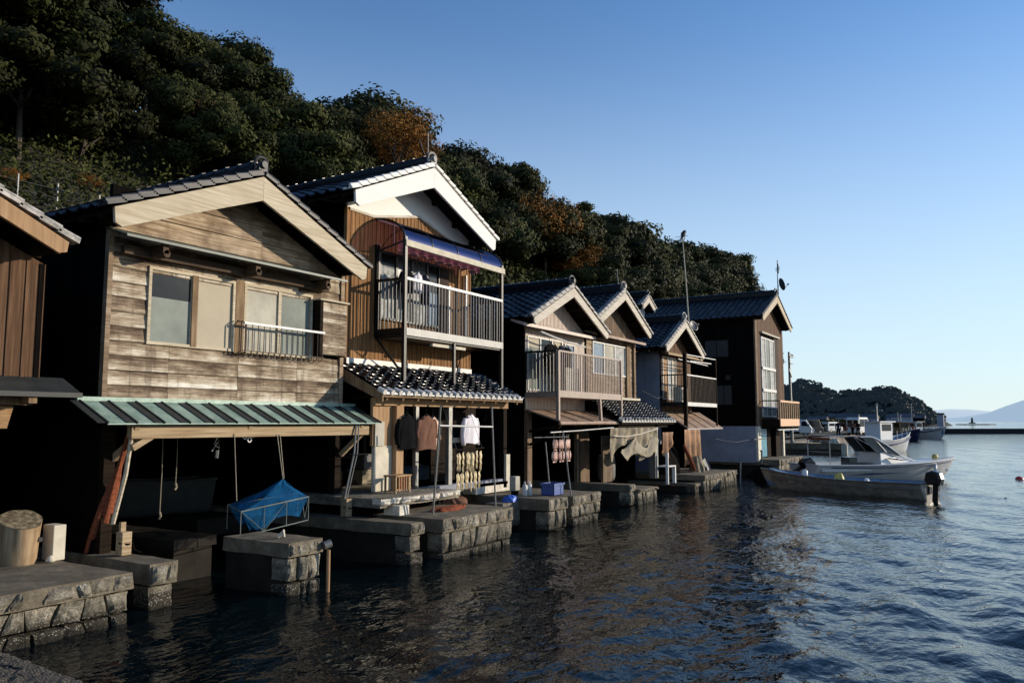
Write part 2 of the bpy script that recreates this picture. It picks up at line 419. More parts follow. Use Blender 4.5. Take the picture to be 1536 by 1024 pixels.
def gable_roof(root, c, hw, zA, zE, tF, tW, tB, board, bh=.30, verge='kawara_grey', slopes=(True, True), orn='kawara_grey', over=.5, bt=.05, per=6, orn_k=1.0):
    """ridge along +t from tF to tB; tF is the plane of the barge boards, tW the wall plane"""
    roof = None
    sl = math.hypot(hw, zA - zE)
    mb = MB()
    for sg in (-1, 1):
        V = Vector((sg * hw, 0, zE - zA)).normalized()
        N = Vector((0, 1, 0)).cross(V); N = N if N.z > 0 else -N
        O = Vector((c, tF + .02, zA)) + N * .075
        tile_patch(mb, O, (0, 1, 0), V, tB - tF, sl + .06, per=per)
    roof = mb.build('roof', M['kawara'], root, smooth=False)
    mb = MB()
    for sg in (-1, 1):
        mb.prism([(c, tF + .01, zA + .03), (c + sg * hw, tF + .01, zE + .03), (c + sg * hw, tF + .01, zE - .05), (c, tF + .01, zA - .05)], (0, tB - tF, 0))
        for k in (.32, .64, .93):   # purlin ends carrying the overhang
            x = c + sg * hw * k; z = zA + (zE - zA) * k
            mb.box(x - .05, x + .05, tF + .06, tW + .02, z - .19, z - .06)
        x = c + sg * hw
        for q in range(int((tB - tF) / .45)):
            mb.box(x - .09 - sg * .05, x + .09 - sg * .05, tF + .2 + q * .45, tF + .26 + q * .45, zE - .10, zE - .052)
    mb.box(c - .06, c + .06, tF + .06, tW + .02, zA - .24, zA - .09)
    mb.build('roof_deck', M['dark_beam'], roof)
    mb = MB()
    for sg in (-1, 1):
        k1 = 1.0
        mb.prism([(c, tF - bt, zA + .02), (c + sg * hw * k1, tF - bt, zE + .02), (c + sg * (hw * k1 - .02), tF - bt, zE - bh * .50), (c + sg * (hw * k1 - .12), tF - bt, zE - bh * .62), (c, tF - bt, zA - bh)], (0, bt, 0), .5 + sg * .1)
    mb.build('barge_board', M[board], roof, bevel=.006)
    mb = MB()
    for sg in (-1, 1):
        V = Vector((sg * hw, 0, zE - zA)).normalized(); N = Vector((0, 1, 0)).cross(V); N = N if N.z > 0 else -N
        nk = round((sl + .1) / .25)
        for k in range(nk):
            a = Vector((c, tF + .04, zA)) + V * (k * (sl + .06) / nk) + N * .065; b = a + V * ((sl + .06) / nk + .03) + N * .022
            mb.beam(a, b, .24, .045, up=N)
            mb.tube([a + N * .035 + vec(0, -.07, 0), b + N * .04 + vec(0, -.07, 0)], .036, 7)
    mb.build('verge_tiles', M[verge], roof)
    mb = MB()
    mb.box(c - .11, c + .11, tF + .1, tB, zA + .05, zA + .22); mb.box(c - .13, c + .13, tF + .1, tB, zA + .13, zA + .15)
    mb.tube([(c, tF + .08, zA + .235), (c, tB, zA + .235)], .075, 8)
    for q in range(int((tB - tF) / .3)): mb.tube([(c, tF + .2 + q * .3, zA + .235), (c, tF + .24 + q * .3, zA + .235)], .09, 8)
    mb.build('ridge', M['kawara'], roof)
    mb = MB(); ornament(mb, c, tF + .02, zA + .17, orn_k * .68); mb.build('ridge_ornament', M[orn], roof, smooth=False)
    return roof

def lap_boards(mb, s0, s1, z0, z1, t, h, holes=(), gable=None, joints=(), lean=.018, th=.02):
    z = z0
    while z < z1 - .02:
        zt = min(z + h, z1)
        if gable:
            c, zA, k = gable
            w0 = (zA - z) / k; w1 = (zA - zt) / k
            a0, b0, a1, b1 = max(s0, c - w0), min(s1, c + w0), max(s0, c - w1), min(s1, c + w1)
            if w1 < 0: a1 = b1 = c
        else: a0, b0, a1, b1 = s0, s1, s0, s1
        cuts = [(a0, a1, b0, b1)]
        for (ha, hb, hz0, hz1) in holes:
            if z + h * .5 > hz0 and z + h * .5 < hz1:
                nw = []
                for (p0, p1, q0, q1) in cuts:
                    if hb <= p0 or ha >= q0: nw.append((p0, p1, q0, q1)); continue
                    if ha > p0: nw.append((p0, p1, ha, ha))
                    if hb < q0: nw.append((hb, hb, q0, q1))
                cuts = nw
        for jt in joints:
            nw = []
            for (p0, p1, q0, q1) in cuts:
                if max(p0, p1) < jt - .1 and min(q0, q1) > jt + .1: nw += [(p0, p1, jt - .003, jt - .003), (jt + .003, jt + .003, q0, q1)]
                else: nw.append((p0, p1, q0, q1))
            cuts = nw
        for (p0, p1, q0, q1) in cuts:
            w = random.uniform(-.004, .004); dd = random.uniform(-.004, .004)
            n = max(2, int((q0 - p0) / .5)); vs = []
            for i in range(n + 1):
                u = i / n; jz = random.uniform(-.005, .005) if 0 < i < n else 0; jt = random.uniform(-.003, .004)
                x0 = p0 + (q0 - p0) * u; x1 = p1 + (q1 - p1) * u
                vs += [(x0, t - lean - th + jt, z - .012 + jz + w), (x1, t - th + dd, zt + .004), (x1, t, zt + .004), (x0, t, z - .012 + jz + w)]
            fs = [(0, 3, 2, 1), (n * 4, n * 4 + 1, n * 4 + 2, n * 4 + 3)]
            for i in range(n):
                for k in range(4): fs.append((i * 4 + k, i * 4 + (k + 1) % 4, (i + 1) * 4 + (k + 1) % 4, (i + 1) * 4 + k))
            mb.add(vs, fs)
        z += h
def vert_boards(mb, s0, s1, t, w, zb, zt, th=.025, batten=0, holes=()):
    n = max(1, round((s1 - s0) / w)); w = (s1 - s0) / n
    for i in range(n):
        a = s0 + i * w; b = a + w - .006
        dt = random.uniform(-.004, .004)
        segs = [(zb(a), zb(b), zt(a), zt(b))]
        for (ha, hb, h0, h1) in holes:
            if (a + b) / 2 > ha and (a + b) / 2 < hb:
                segs = [(p, q, h0, h0) for (p, q, _, _) in segs[:1] if h0 > p] + [(h1, h1, r, u) for (_, _, r, u) in segs[-1:] if h1 < r]
        for (p, q, r, u) in segs:
            mb.prism([(a, t - th + dt, p), (b, t - th + dt, q), (b, t - th + dt, u), (a, t - th + dt, r)], (0, th, 0))
            if batten: mb.prism([(b - .02, t - th - batten, q), (b + .02, t - th - batten, q), (b + .02, t - th - batten, u), (b - .02, t - th - batten, u)], (0, batten, 0))
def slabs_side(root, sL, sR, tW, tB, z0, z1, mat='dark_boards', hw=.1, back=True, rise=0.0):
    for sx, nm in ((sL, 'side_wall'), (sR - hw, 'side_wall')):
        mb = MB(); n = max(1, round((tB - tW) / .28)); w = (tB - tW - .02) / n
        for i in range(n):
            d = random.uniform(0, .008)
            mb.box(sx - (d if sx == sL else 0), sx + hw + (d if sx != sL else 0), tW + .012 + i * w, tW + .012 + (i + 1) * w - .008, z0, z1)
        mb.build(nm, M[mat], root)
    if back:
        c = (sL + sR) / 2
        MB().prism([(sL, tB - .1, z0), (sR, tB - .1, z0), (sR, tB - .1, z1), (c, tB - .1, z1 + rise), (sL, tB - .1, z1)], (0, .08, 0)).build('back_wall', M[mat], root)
def window(root, s0, s1, z0, z1, t, panes, frame='white_metal', fw=.035, label=None, dep=.06):
    """panes: list of (fraction start, fraction end, material or [(zfrac0,zfrac1,material)...])"""
    mb = MB()
    mb.box(s0, s1, t - dep, t, z0, z0 + fw); mb.box(s0, s1, t - dep, t, z1 - fw, z1)
    mb.box(s0, s0 + fw, t - dep, t, z0 + fw, z1 - fw); mb.box(s1 - fw, s1, t - dep, t, z0 + fw, z1 - fw)
    edges = sorted({p[0] for p in panes if p[0] > 0.001})
    for e in edges:
        x = s0 + (s1 - s0) * e; mb.box(x - fw * .7, x + fw * .7, t - dep * .9, t, z0 + fw, z1 - fw)
    f = mb.build('window', M[frame], root)
    if label: f['label'] = label
    for a, b, m in panes:
        segs = m if isinstance(m, list) else [(0, 1, m)]
        for q0, q1, mm in segs:
            x0, x1 = s0 + (s1 - s0) * a + fw * .5, s0 + (s1 - s0) * b - fw * .5
            y0, y1 = z0 + fw * .8 + (z1 - z0 - 1.6 * fw) * q0, z0 + fw * .8 + (z1 - z0 - 1.6 * fw) * q1
            MB().box(x0, x1, t - dep * .45, t - dep * .2, y0, y1).build('pane', M[mm], f)
    return f
def railing(root, name, pts, z0, z1, mat_rail, mat_bar, gap=.11, rw=.06, bw=.016, base=.11, ends=True):
    rb = MB()
    for a, b in zip(pts[:-1], pts[1:]):
        a = Vector(a); b = Vector(b)
        rb.beam(a + vec(0, 0, z1), b + vec(0, 0, z1), rw, rw * .8)
        if base: rb.beam(a + vec(0, 0, z0 + base / 2), b + vec(0, 0, z0 + base / 2), rw, base)
    for p in (pts[0], pts[-1]): p = Vector(p); rb.beam(p + vec(0, 0, z0), p + vec(0, 0, z1), rw * .8, rw * .8)
    r = rb.build(name, M[mat_rail], root)
    bb = MB()
    for a, b in zip(pts[:-1], pts[1:]):
        a = Vector(a); b = Vector(b); n = max(1, round((b - a).length / gap))
        for i in range(1, n):
            p = a.lerp(b, i / n); bb.beam(p + vec(0, 0, z0 + base), p + vec(0, 0, z1 - rw * .4), bw, bw)
    bb.build('baluster', M[mat_bar], r)
    return r

# ---------------------------------------------------------------- world, sun, camera
SUN = Vector((.80, -.80, .285)).normalized()
w = bpy.data.worlds.new('World'); SC.world = w; w.use_nodes = True
nt = w.node_tree; bg = nt.nodes['Background']
sky = nt.nodes.new('ShaderNodeTexSky'); sky.sky_type = 'NISHITA'; sky.sun_disc = False
sky.sun_elevation = math.asin(SUN.z); sky.sun_rotation = math.atan2(SUN.x, SUN.y)
sky.air_density = 1.0; sky.dust_density = .05; sky.ozone_density = 3.0; sky.altitude = 0
sm = nt.nodes.new('ShaderNodeMix'); sm.data_type = 'RGBA'; sm.blend_type = 'MULTIPLY'; sm.inputs[0].default_value = 1; sm.inputs[7].default_value = (.95, 1.13, 1.31, 1)
nt.links.new(sky.outputs[0], sm.inputs[6]); gm = nt.nodes.new('ShaderNodeNewGeometry'); sz = nt.nodes.new('ShaderNodeSeparateXYZ'); nt.links.new(gm.outputs['Incoming'], sz.inputs[0])
hr = nt.nodes.new('ShaderNodeMapRange'); hr.interpolation_type = 'SMOOTHSTEP'; hr.inputs[1].default_value = -.50; hr.inputs[2].default_value = .06; hr.inputs[3].default_value = 0; hr.inputs[4].default_value = .85; nt.links.new(sz.outputs[2], hr.inputs[0])
hm = nt.nodes.new('ShaderNodeMix'); hm.data_type = 'RGBA'; nt.links.new(hr.outputs[0], hm.inputs[0]); nt.links.new(sm.outputs[2], hm.inputs[6]); hm.inputs[7].default_value = (5.0, 5.8, 6.2, 1)   # low sea haze
nt.links.new(hm.outputs[2], bg.inputs[0]); bg.inputs[1].default_value = .15
sun = bpy.data.lights.new('sun', 'SUN'); sun.energy = 5.0; sun.angle = R(.5); sun.color = (1, .87, .69)
so = bpy.data.objects.new('sun', sun); COL.objects.link(so); so.location = (0, 0, 40); so.rotation_euler = SUN.to_track_quat('Z', 'Y').to_euler()
cd = bpy.data.cameras.new('camera'); cam = bpy.data.objects.new('camera', cd); COL.objects.link(cam); SC.camera = cam
cd.sensor_width = 36; cd.lens = 28.125; cd.clip_start = .05; cd.clip_end = 30000
yaw = R(31.4); pit = math.atan(.1)
cam.location = (0, 0, 2.3)
cam.rotation_euler = (math.pi / 2 + pit, 0, yaw - math.pi / 2)
SC.render.resolution_x = 1024; SC.render.resolution_y = 682
SC.view_settings.view_transform = 'Standard'; SC.view_settings.look = 'None'; SC.view_settings.exposure = 0
SC.render.engine = 'CYCLES'
SC.cycles.max_bounces = 6; SC.cycles.transparent_max_bounces = 12; SC.cycles.diffuse_bounces = 3

# ---------------------------------------------------------------- sea
def sea():
    rng = np.random.default_rng(3)
    r = [1.2]
    while r[-1] < 14000: r.append(r[-1] * (1.0078 if r[-1] < 120 else 1.03))
    r = np.array(r)
    th = np.concatenate([np.linspace(R(31.4 - 48), R(31.4 + 40), 620), np.linspace(R(31.4 + 40), R(31.4 + 312), 60)[1:-1]])
    RR, TT = np.meshgrid(r, th, indexing='ij')
    X = RR * np.cos(TT); Y = RR * np.sin(TT)
    Z = np.zeros_like(X)
    for k in range(84):
        lam = .22 * (3.2 / .22) ** rng.random() ** 1.05
        a = R(-62) + rng.normal() * (.55 if lam > 1 else .85)
        kx, ky = math.cos(a) * 2 * math.pi / lam, math.sin(a) * 2 * math.pi / lam
        amp = .0039 * min(lam, 1.2) * max(1, lam / 1.2) ** .25
        cell = RR * .012
        fade = np.clip((lam / cell - 2.2) / 3, 0, 1)
        ph = kx * X + ky * Y + rng.random() * 6.28
        Z += amp * fade * (np.sin(ph) + .25 * np.sin(2 * ph + 1.5))
    calm = 1 / (1 + np.exp((Y - 6.0 + (X - 10) * .02) * .8)); Z *= .40 + .48 * calm
    n, m = X.shape
    v = np.stack([X.ravel(), Y.ravel(), Z.ravel()], 1)
    i, j = np.meshgrid(np.arange(n - 1), np.arange(m), indexing='ij'); j2 = (j + 1) % m
    f = np.stack([i * m + j, (i + 1) * m + j, (i + 1) * m + j2, i * m + j2], -1).reshape(-1, 4)
    me = bpy.data.meshes.new('sea')
    me.vertices.add(len(v)); me.vertices.foreach_set('co', v.ravel().astype(np.float32))
    me.loops.add(f.size); me.loops.foreach_set('vertex_index', f.ravel().astype(np.int32))
    me.polygons.add(len(f)); me.polygons.foreach_set('loop_start', np.arange(0, f.size, 4, dtype=np.int32)); me.polygons.foreach_set('loop_total', np.full(len(f), 4, dtype=np.int32))
    me.update(calc_edges=True); me.polygons.foreach_set('use_smooth', [True] * len(f)); me.materials.append(M['sea_water'])
    o = bpy.data.objects.new('sea', me); COL.objects.link(o); tag(o, kind='structure')
sea()

# ---------------------------------------------------------------- hill terrain
def gh(s, t):
    """ground height behind the houses"""
    k = min(1, max(0, (t - 19) / 3.0)); z = .9 + 7.0 * k * k * (3 - 2 * k)
    k = min(1, max(0, (t - 22) / 19)); z += k * 12.5
    if t > 41: z += (t - 41) * .12
    e = min(1, max(0, (4.05 * max(t, 19) - s) / 22)); e = e * e * (3 - 2 * e)
    return (z - .9) * e + .9 + .5 * math.sin(s * .21 + t * .13) * k * e
ss = list(np.arange(-40, 200, 3.0)); tt = [15.9, 17, 18.6, 19.3, 20, 20.7, 21.4, 22, 23.5, 25, 27.5, 30, 33, 36, 39, 42, 46, 55, 70, 90]
mb = MB(); nv = len(tt)
mb.add([(s, t, gh(s, t)) for s in ss for t in tt], [(i * nv + j, (i + 1) * nv + j, (i + 1) * nv + j + 1, i * nv + j + 1) for i in range(len(ss) - 1) for j in range(nv - 1)], .5)
tag(mb.build('hillside', M['hill_soil'], smooth=True), kind='structure')

# far headland and mountains
def ridge(name, prof, s0, depth, mat, kind='structure'):
    mb = MB(); n = len(prof); vs = []
    for i, (t, z) in enumerate(prof):
        vs += [(s0, t, -2), (s0 + depth * .3, t * 1.0, z * .62), (s0 + depth * .55, t, z), (s0 + depth, t, -2)]
    fs = [(i * 4 + k, (i + 1) * 4 + k, (i + 1) * 4 + k + 1, i * 4 + k + 1) for i in range(n - 1) for k in range(3)]
    mb.add(vs, [q[::-1] for q in fs], .5); return tag(mb.build(name, M[mat], smooth=True), kind=kind)
HP = [(200, 10), (170, 18), (140, 24), (118, 24), (107, 27), (98, 25), (88, 19.5), (77, 19), (66, 20.5), (58.8, 20.8), (52, 20), (46, 16), (40, 11), (36, 7), (31, 4), (26, 1), (22, -2)]
def hz(t, prof=HP):
    for (a, za), (b, zb) in zip(prof[:-1], prof[1:]):
        if a >= t >= b: return za + (zb - za) * (a - t) / (a - b)
    return -2
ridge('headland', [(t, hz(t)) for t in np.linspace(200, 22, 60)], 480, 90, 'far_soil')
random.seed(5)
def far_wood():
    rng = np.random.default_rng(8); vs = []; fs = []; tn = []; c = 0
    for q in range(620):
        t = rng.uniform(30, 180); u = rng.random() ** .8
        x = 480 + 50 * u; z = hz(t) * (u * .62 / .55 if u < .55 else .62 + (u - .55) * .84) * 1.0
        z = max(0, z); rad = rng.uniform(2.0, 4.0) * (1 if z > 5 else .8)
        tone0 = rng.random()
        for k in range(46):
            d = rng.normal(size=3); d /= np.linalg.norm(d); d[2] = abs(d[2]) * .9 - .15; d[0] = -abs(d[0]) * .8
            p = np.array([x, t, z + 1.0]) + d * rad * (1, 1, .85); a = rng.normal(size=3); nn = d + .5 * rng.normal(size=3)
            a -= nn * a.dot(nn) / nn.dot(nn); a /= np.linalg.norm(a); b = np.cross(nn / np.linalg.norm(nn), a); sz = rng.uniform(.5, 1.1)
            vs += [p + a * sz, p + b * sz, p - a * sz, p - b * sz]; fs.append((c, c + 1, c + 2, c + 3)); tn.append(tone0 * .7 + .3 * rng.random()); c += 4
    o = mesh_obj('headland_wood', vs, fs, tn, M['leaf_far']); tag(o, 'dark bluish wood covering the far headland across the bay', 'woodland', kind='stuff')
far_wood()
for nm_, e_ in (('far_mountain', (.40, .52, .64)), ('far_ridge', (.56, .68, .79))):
    b_ = M[nm_].node_tree.nodes['Principled BSDF']; b_.inputs['Emission Color'].default_value = (*e_, 1); b_.inputs['Emission Strength'].default_value = .85   # glow put into the material for the airlight of ten kilometres of haze
b_ = M['leaf_far'].node_tree.nodes['Principled BSDF']; b_.inputs['Emission Color'].default_value = (.010, .017, .027, 1); b_.inputs['Emission Strength'].default_value = .6  # faint bluish glow put into the leaves for haze before the headland
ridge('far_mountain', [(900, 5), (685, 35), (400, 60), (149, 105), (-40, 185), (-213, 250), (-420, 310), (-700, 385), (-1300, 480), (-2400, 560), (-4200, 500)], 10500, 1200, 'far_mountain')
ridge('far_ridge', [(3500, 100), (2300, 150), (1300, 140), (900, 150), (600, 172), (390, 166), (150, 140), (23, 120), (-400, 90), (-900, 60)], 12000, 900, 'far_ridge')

# ================================================================ houses
# ---- first house in full: weathered boards, green awning
random.seed(11)
h = thing('boathouse', 'weathered grey-brown boarded boathouse with a ribbed green awning over its open dock', 'house', (8.6, 10.4, .5))
gable_roof(h, 8.55, 2.47, 6.16, 5.10, 9.9, 10.4, 18.5, 'barge_wood', bh=.37, orn_k=.95)
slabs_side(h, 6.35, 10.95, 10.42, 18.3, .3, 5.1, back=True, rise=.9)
mb = MB(); lap_boards(mb, 6.42, 10.9, 2.6, 4.98, 10.4, .205, holes=[(6.98, 10.92, 3.41, 4.54)], joints=(7.35, 8.6, 9.85))
mb.build('front_wall', M['weathered_boards'], h)
mb = MB(); lap_boards(mb, 6.36, 10.9, 4.98, 6.2, 10.4, .27, gable=(8.57, 5.93, .43), joints=(9.0,), lean=.03)
mb.build('gable_wall', M['gable_boards'], h)
mb = MB(); mb.box(6.34, 6.41, 10.35, 10.44, 2.55, 4.98); mb.box(10.87, 10.96, 10.34, 10.44, 2.55, 5.0)
mb.build('corner_board', M['clap_boards'], h)
MB().box(6.4, 10.9, 10.42, 10.5, 2.3, 5.6).build('wall_lining', M['dark_boards'], h)
window(h, 6.96, 8.48, 3.40, 4.53, 10.40, [(0, .49, [(0, .62, 'frosted_blue'), (.62, 1, 'dark_glass')]), (.49, 1, 'frosted_beige')], 'barge_wood', .045, 'pair of sliding sashes, the left one clear above and frosted below')
window(h, 8.66, 10.16, 3.40, 4.53, 10.40, [(0, .5, 'frosted_grey'), (.5, 1, 'frosted_blue')], 'barge_wood', .045)
MB().box(7.68, 7.78, 10.33, 10.40, 3.42, 4.5).box(8.49, 8.65, 10.34, 10.42, 3.36, 4.56).build('window_post', M['post_wood'], h)
sb = MB(); lap_boards(sb, 10.27, 10.9, 3.5, 4.42, 10.25, .19); b = sb.build('shutter_box', M['weathered_boards'], h)
MB().box(10.2, 10.27, 10.19, 10.4, 3.45, 4.44).box(10.27, 10.9, 10.253, 10.4, 3.47, 4.42).build('side_panel', M['dark_beam'], b)
MB().box(10.18, 10.93, 10.17, 10.4, 4.441, 4.47).build('cap_board', M['barge_wood'], b)
r = MB(); r.beam((8.55, 10.2, 3.86), (10.32, 10.2, 3.86), .035, .035); rr = r.build('window_railing', M['white_metal'], h)
r = MB()
for k in range(15):
    x = 8.6 + k * .12
    r.tube([(x, 10.2, 3.85), (x, 10.2, 3.42), (x + .01, 10.24, 3.36), (x + .02, 10.3, 3.36), (x + .03, 10.33, 3.40)], .0075, 5)
r.beam((8.55, 10.2, 3.42), (10.32, 10.2, 3.42), .014, .014)
for x in (8.5, 8.58): r.tube([(x, 10.3, 3.9), (x, 10.2, 3.86), (x, 10.2, 3.4), (x, 10.33, 3.36)], .012, 5)
r.build('baluster', M['rust_metal'], rr)
mb = MB()   # narrow window hood
mb.prism([(6.3, 9.90, 4.79), (6.3, 10.4, 4.95), (6.3, 10.4, 4.97), (6.3, 9.90, 4.81)], (4.25, 0, 0)); mb.box(6.3, 10.55, 9.885, 9.91, 4.78, 4.815)
hd = mb.build('window_hood', M['green_dark'], h)
mb = MB(); mb.box(6.5, 10.45, 10.24, 10.34, 4.62, 4.74)
for x in (6.95, 8.6, 10.15): mb.box(x - .045, x + .045, 9.97, 10.36, 4.66, 4.785); mb.lathe((x + .02, 10.02, 4.66), [(.055, -.05), (.06, .3)], 10, axis='y')
mb.build('bracket', M['bracket_wood'], hd)
mb = MB()
for k in range(13):
    x0 = 6.03 + k * .403
    mb.prism([(x0, 10.36, 2.575), (x0, 9.68, 2.275), (x0, 9.68, 2.262), (x0, 10.36, 2.562)], (.40, 0, 0))
mb.box(6.0, 11.3, 10.33, 10.39, 2.57, 2.63)
aw = mb.build('awning', M['green_sheet'], h)
mb = MB()
for k in range(14):
    x0 = 6.03 + k * .403; mb.beam((x0, 10.36, 2.588), (x0, 9.67, 2.284), .022, .03); mb.beam((x0 - .07, 10.34, 2.574), (x0 - .075, 9.69, 2.288), .12, .012)
mb.build('awning_rib', M['dark_sheet'], aw)
MB().beam((6.45, 9.86, 2.16), (11.1, 9.86, 2.15), .1, .17).build('awning_beam', M['beam_wood'], aw)
mb = MB()
for x in (6.52, 8.4, 10.9): mb.beam((x, 10.4, 2.45), (x, 9.8, 2.2), .07, .07)
mb.beam((6.55, 10.35, 1.8), (6.62, 9.88, 2.12), .07, .09); mb.beam((6.5, 9.88, 1.95), (6.8, 9.87, 2.12), .09, .08); mb.beam((10.9, 10.3, 1.7), (11.0, 9.88, 2.1), .08, .08)
mb.build('awning_bracket', M['beam_wood'], aw)
mb = MB(); mb.box(6.40, 6.56, 10.32, 10.48, .55, 2.5); mb.box(10.78, 10.94, 10.32, 10.48, .68, 2.5)
mb.build('post', M['dark_beam'], h)
mb = MB(); mb.box(6.44, 10.9, 10.45, 10.6, 2.32, 2.54)
for t in (11.5, 13, 14.5, 16): mb.box(6.44, 10.9, t, t + .14, 2.2, 2.4)
mb.beam((10.8, 13, 1.6), (9.9, 13, 2.25), .1, .1); mb.beam((10.8, 11.6, 1.7), (10.2, 11.6, 2.25), .1, .1)
mb.build('floor_beam', M['dark_beam'], h)

# ---- neighbour at the left edge
random.seed(12)
h = thing('boathouse', 'brown vertically boarded boathouse at the left edge with a black awning and bamboo blind', 'house', (3.6, 10.4, .5))
gable_roof(h, 3.45, 2.06, 5.46, 4.51, 9.9, 10.4, 18.0, 'tan_panel', bh=.22, verge='kawara_pale')
slabs_side(h, 1.6, 5.5, 10.42, 17.8, 2.6, 4.3, back=True, rise=.7)
mb = MB(); vert_boards(mb, 1.65, 5.5, 10.4, .19, lambda s: 2.66, lambda s: 5.2 - abs(s - 3.45) * .44, batten=.012)
mb.build('front_wall', M['brown_boards'], h)
mb = MB(); mb.box(5.44, 5.5, 10.36, 10.42, 2.62, 4.3); mb.build('corner_board', M['dark_boards'], h)
mb = MB(); mb.prism([(1.4, 10.38, 2.86), (1.4, 9.95, 2.66), (1.4, 9.95, 2.63), (1.4, 10.38, 2.83)], (4.42, 0, 0)); mb.box(1.4, 5.83, 9.93, 9.955, 2.60, 2.66)
aw = mb.build('awning', M['dark_sheet'], h)
mb = MB(); mb.box(1.6, 5.3, 10.2, 10.3, 2.5, 2.64)
for x in (5.25, 4.2, 3.1): mb.box(x - .05, x + .05, 9.98, 10.36, 2.52, 2.61)
mb.build('awning_beam', M['post_wood'], aw)
mb = MB()
for k in range(16): mb.tube([(3.3, 10.32, 2.48 - k * .017), (5.2 - .004 * k, 10.32, 2.48 - k * .017)], .0085, 5)
mb.build('bamboo_blind', M['tan_panel'], h)
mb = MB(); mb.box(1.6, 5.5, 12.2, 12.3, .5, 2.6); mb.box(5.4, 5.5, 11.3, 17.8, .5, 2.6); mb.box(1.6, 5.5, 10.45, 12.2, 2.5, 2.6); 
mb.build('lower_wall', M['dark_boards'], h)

# ---- second full house: white gable, steel balcony
random.seed(13)
h = thing('boathouse', 'tall orange-boarded house with a white plastered gable and a steel balcony', 'house', (13.5, 10.8, .6))
gable_roof(h, 13.44, 2.45, 7.71, 6.61, 10.2, 10.8, 18.5, 'barge_white', bh=.42, verge='barge_white', orn='kawara_pale', over=.6)
slabs_side(h, 11.42, 15.75, 10.82, 18.3, .4, 6.6, back=True, rise=1.0)
WT = lambda s: 6.47 if s < 12.2 else (6.47 + (s - 12.2) / 1.5 * .32 if s < 13.7 else 6.79 - (s - 13.7) * .25)
mb = MB(); vert_boards(mb, 11.45, 15.72, 10.8, .125, lambda s: 3.42, WT, batten=.01)
mb.build('front_wall', M['orange_boards'], h)
MB().prism([(11.45, 10.785, 6.47), (12.2, 10.785, 6.47), (13.7, 10.785, 6.79), (15.72, 10.785, 6.28), (15.72, 10.785, 6.62), (13.44, 10.785, 7.58), (11.45, 10.785, 6.68)], (0, .05, 0)).build('gable_wall', M['plaster'], h)
mb = MB()
for (a, b) in (((11.45, 6.47), (12.2, 6.47)), ((12.2, 6.47), (13.7, 6.79)), ((13.7, 6.79), (15.72, 6.28))): mb.beam((a[0], 10.765, a[1]), (b[0], 10.765, b[1]), .03, .05)
mb.build('trim_board', M['barge_pale'], h)
MB().box(11.42, 11.50, 10.75, 10.83, 3.42, 6.5).build('corner_board', M['orange_boards'], h)
MB().box(11.45, 15.72, 10.72, 10.77, 3.40, 3.53).build('flashing', M['white_metal'], h)
MB().box(11.5, 15.7, 10.84, 10.9, 2.6, 6.4).build('wall_lining', M['dark_boards'], h)
# pent roof over the ground floor
O = Vector((11.12, 10.74, 3.42)); V = Vector((0, -1.24, -.60))
mb = MB(); tile_patch(mb, O, (1, 0, 0), V, 4.95, 1.36, pu=.235, pv=.17, amp=.03, step=.028)
pr = mb.build('pent_roof', M['kawara_glazed'], h)
mb = MB()
for k in range(22):
    x = 11.12 + .225 * k; mb.tube([(x, 9.60, 2.885), (x, 9.46, 2.825)], .052, 8); mb.box(x + .05, x + .17, 9.485, 9.52, 2.79, 2.82)
mb.build('eave_tiles', M['tile_white'], pr)
mb = MB(); mb.prism([(11.12, 10.75, 3.36), (11.12, 9.52, 2.775), (11.12, 9.52, 2.74), (11.12, 10.75, 3.30)], (4.95, 0, 0))
mb.prism([(11.09, 10.75, 3.42), (11.09, 9.5, 2.82), (11.09, 9.5, 2.66), (11.09, 10.75, 3.18)], (.03, 0, 0))
for k in range(11): mb.beam((11.3 + k * .46, 10.7, 3.27), (11.3 + k * .46, 9.56, 2.715), .05, .06)
mb.build('pent_deck', M['post_wood'], pr)
MB().box(11.3, 15.95, 9.84, 9.96, 2.60, 2.74).build('eave_beam', M['tan_panel'], h)
MB().box(11.86, 12.08, 9.80, 10.0, 1.0, 2.6).build('pillar', M['tan_panel'], h, bevel=.01)
MB().box(11.30, 11.86, 9.90, 9.96, 1.85, 2.6).build('wall_panel', M['tan_panel'], h)
mb = MB(); mb.box(11.35, 11.85, 9.9, 9.96, 1.02, 1.85); mb.box(12.08, 12.2, 9.92, 9.98, 1.02, 1.9); mb.build('wall_panel', M['block_white'], h)
MB().box(11.34, 11.6, 9.87, 9.9, 1.85, 2.3).build('notice_board', M['frosted_grey'], h)
mb = MB(); mb.box(15.72, 15.86, 9.82, 9.96, .8, 2.6); mb.build('pillar', M['dark_beam'], h); MB().box(15.74, 15.9, 9.76, 9.82, .95, 1.55).build('post_guard', M['block_white'], h)
mb = MB(); mb.box(12.53, 12.62, 9.86, 9.94, 1.0, 2.6); mb.box(13.62, 13.74, 9.85, 9.94, .94, 2.6); mb.build('pillar', M['dull_steel'], h)
mb = MB(); mb.box(11.45, 15.8, 14, 14.1, .6, 3.0); mb.box(11.45, 15.8, 9.95, 14, 2.745, 2.8); mb.box(14.0, 15.72, 10.6, 10.65, 1.0, 2.7); mb.build('back_wall', M['dark_beam'], h)
mb = MB(); mb.box(12.4, 15.9, 9.82, 10.0, .88, 1.0); mb.build('floor_sill', M['concrete_grey'], h)
MB().box(13.76, 14.42, 9.84, 10.0, 1.86, 1.96).build('shelf', M['block_white'], h)
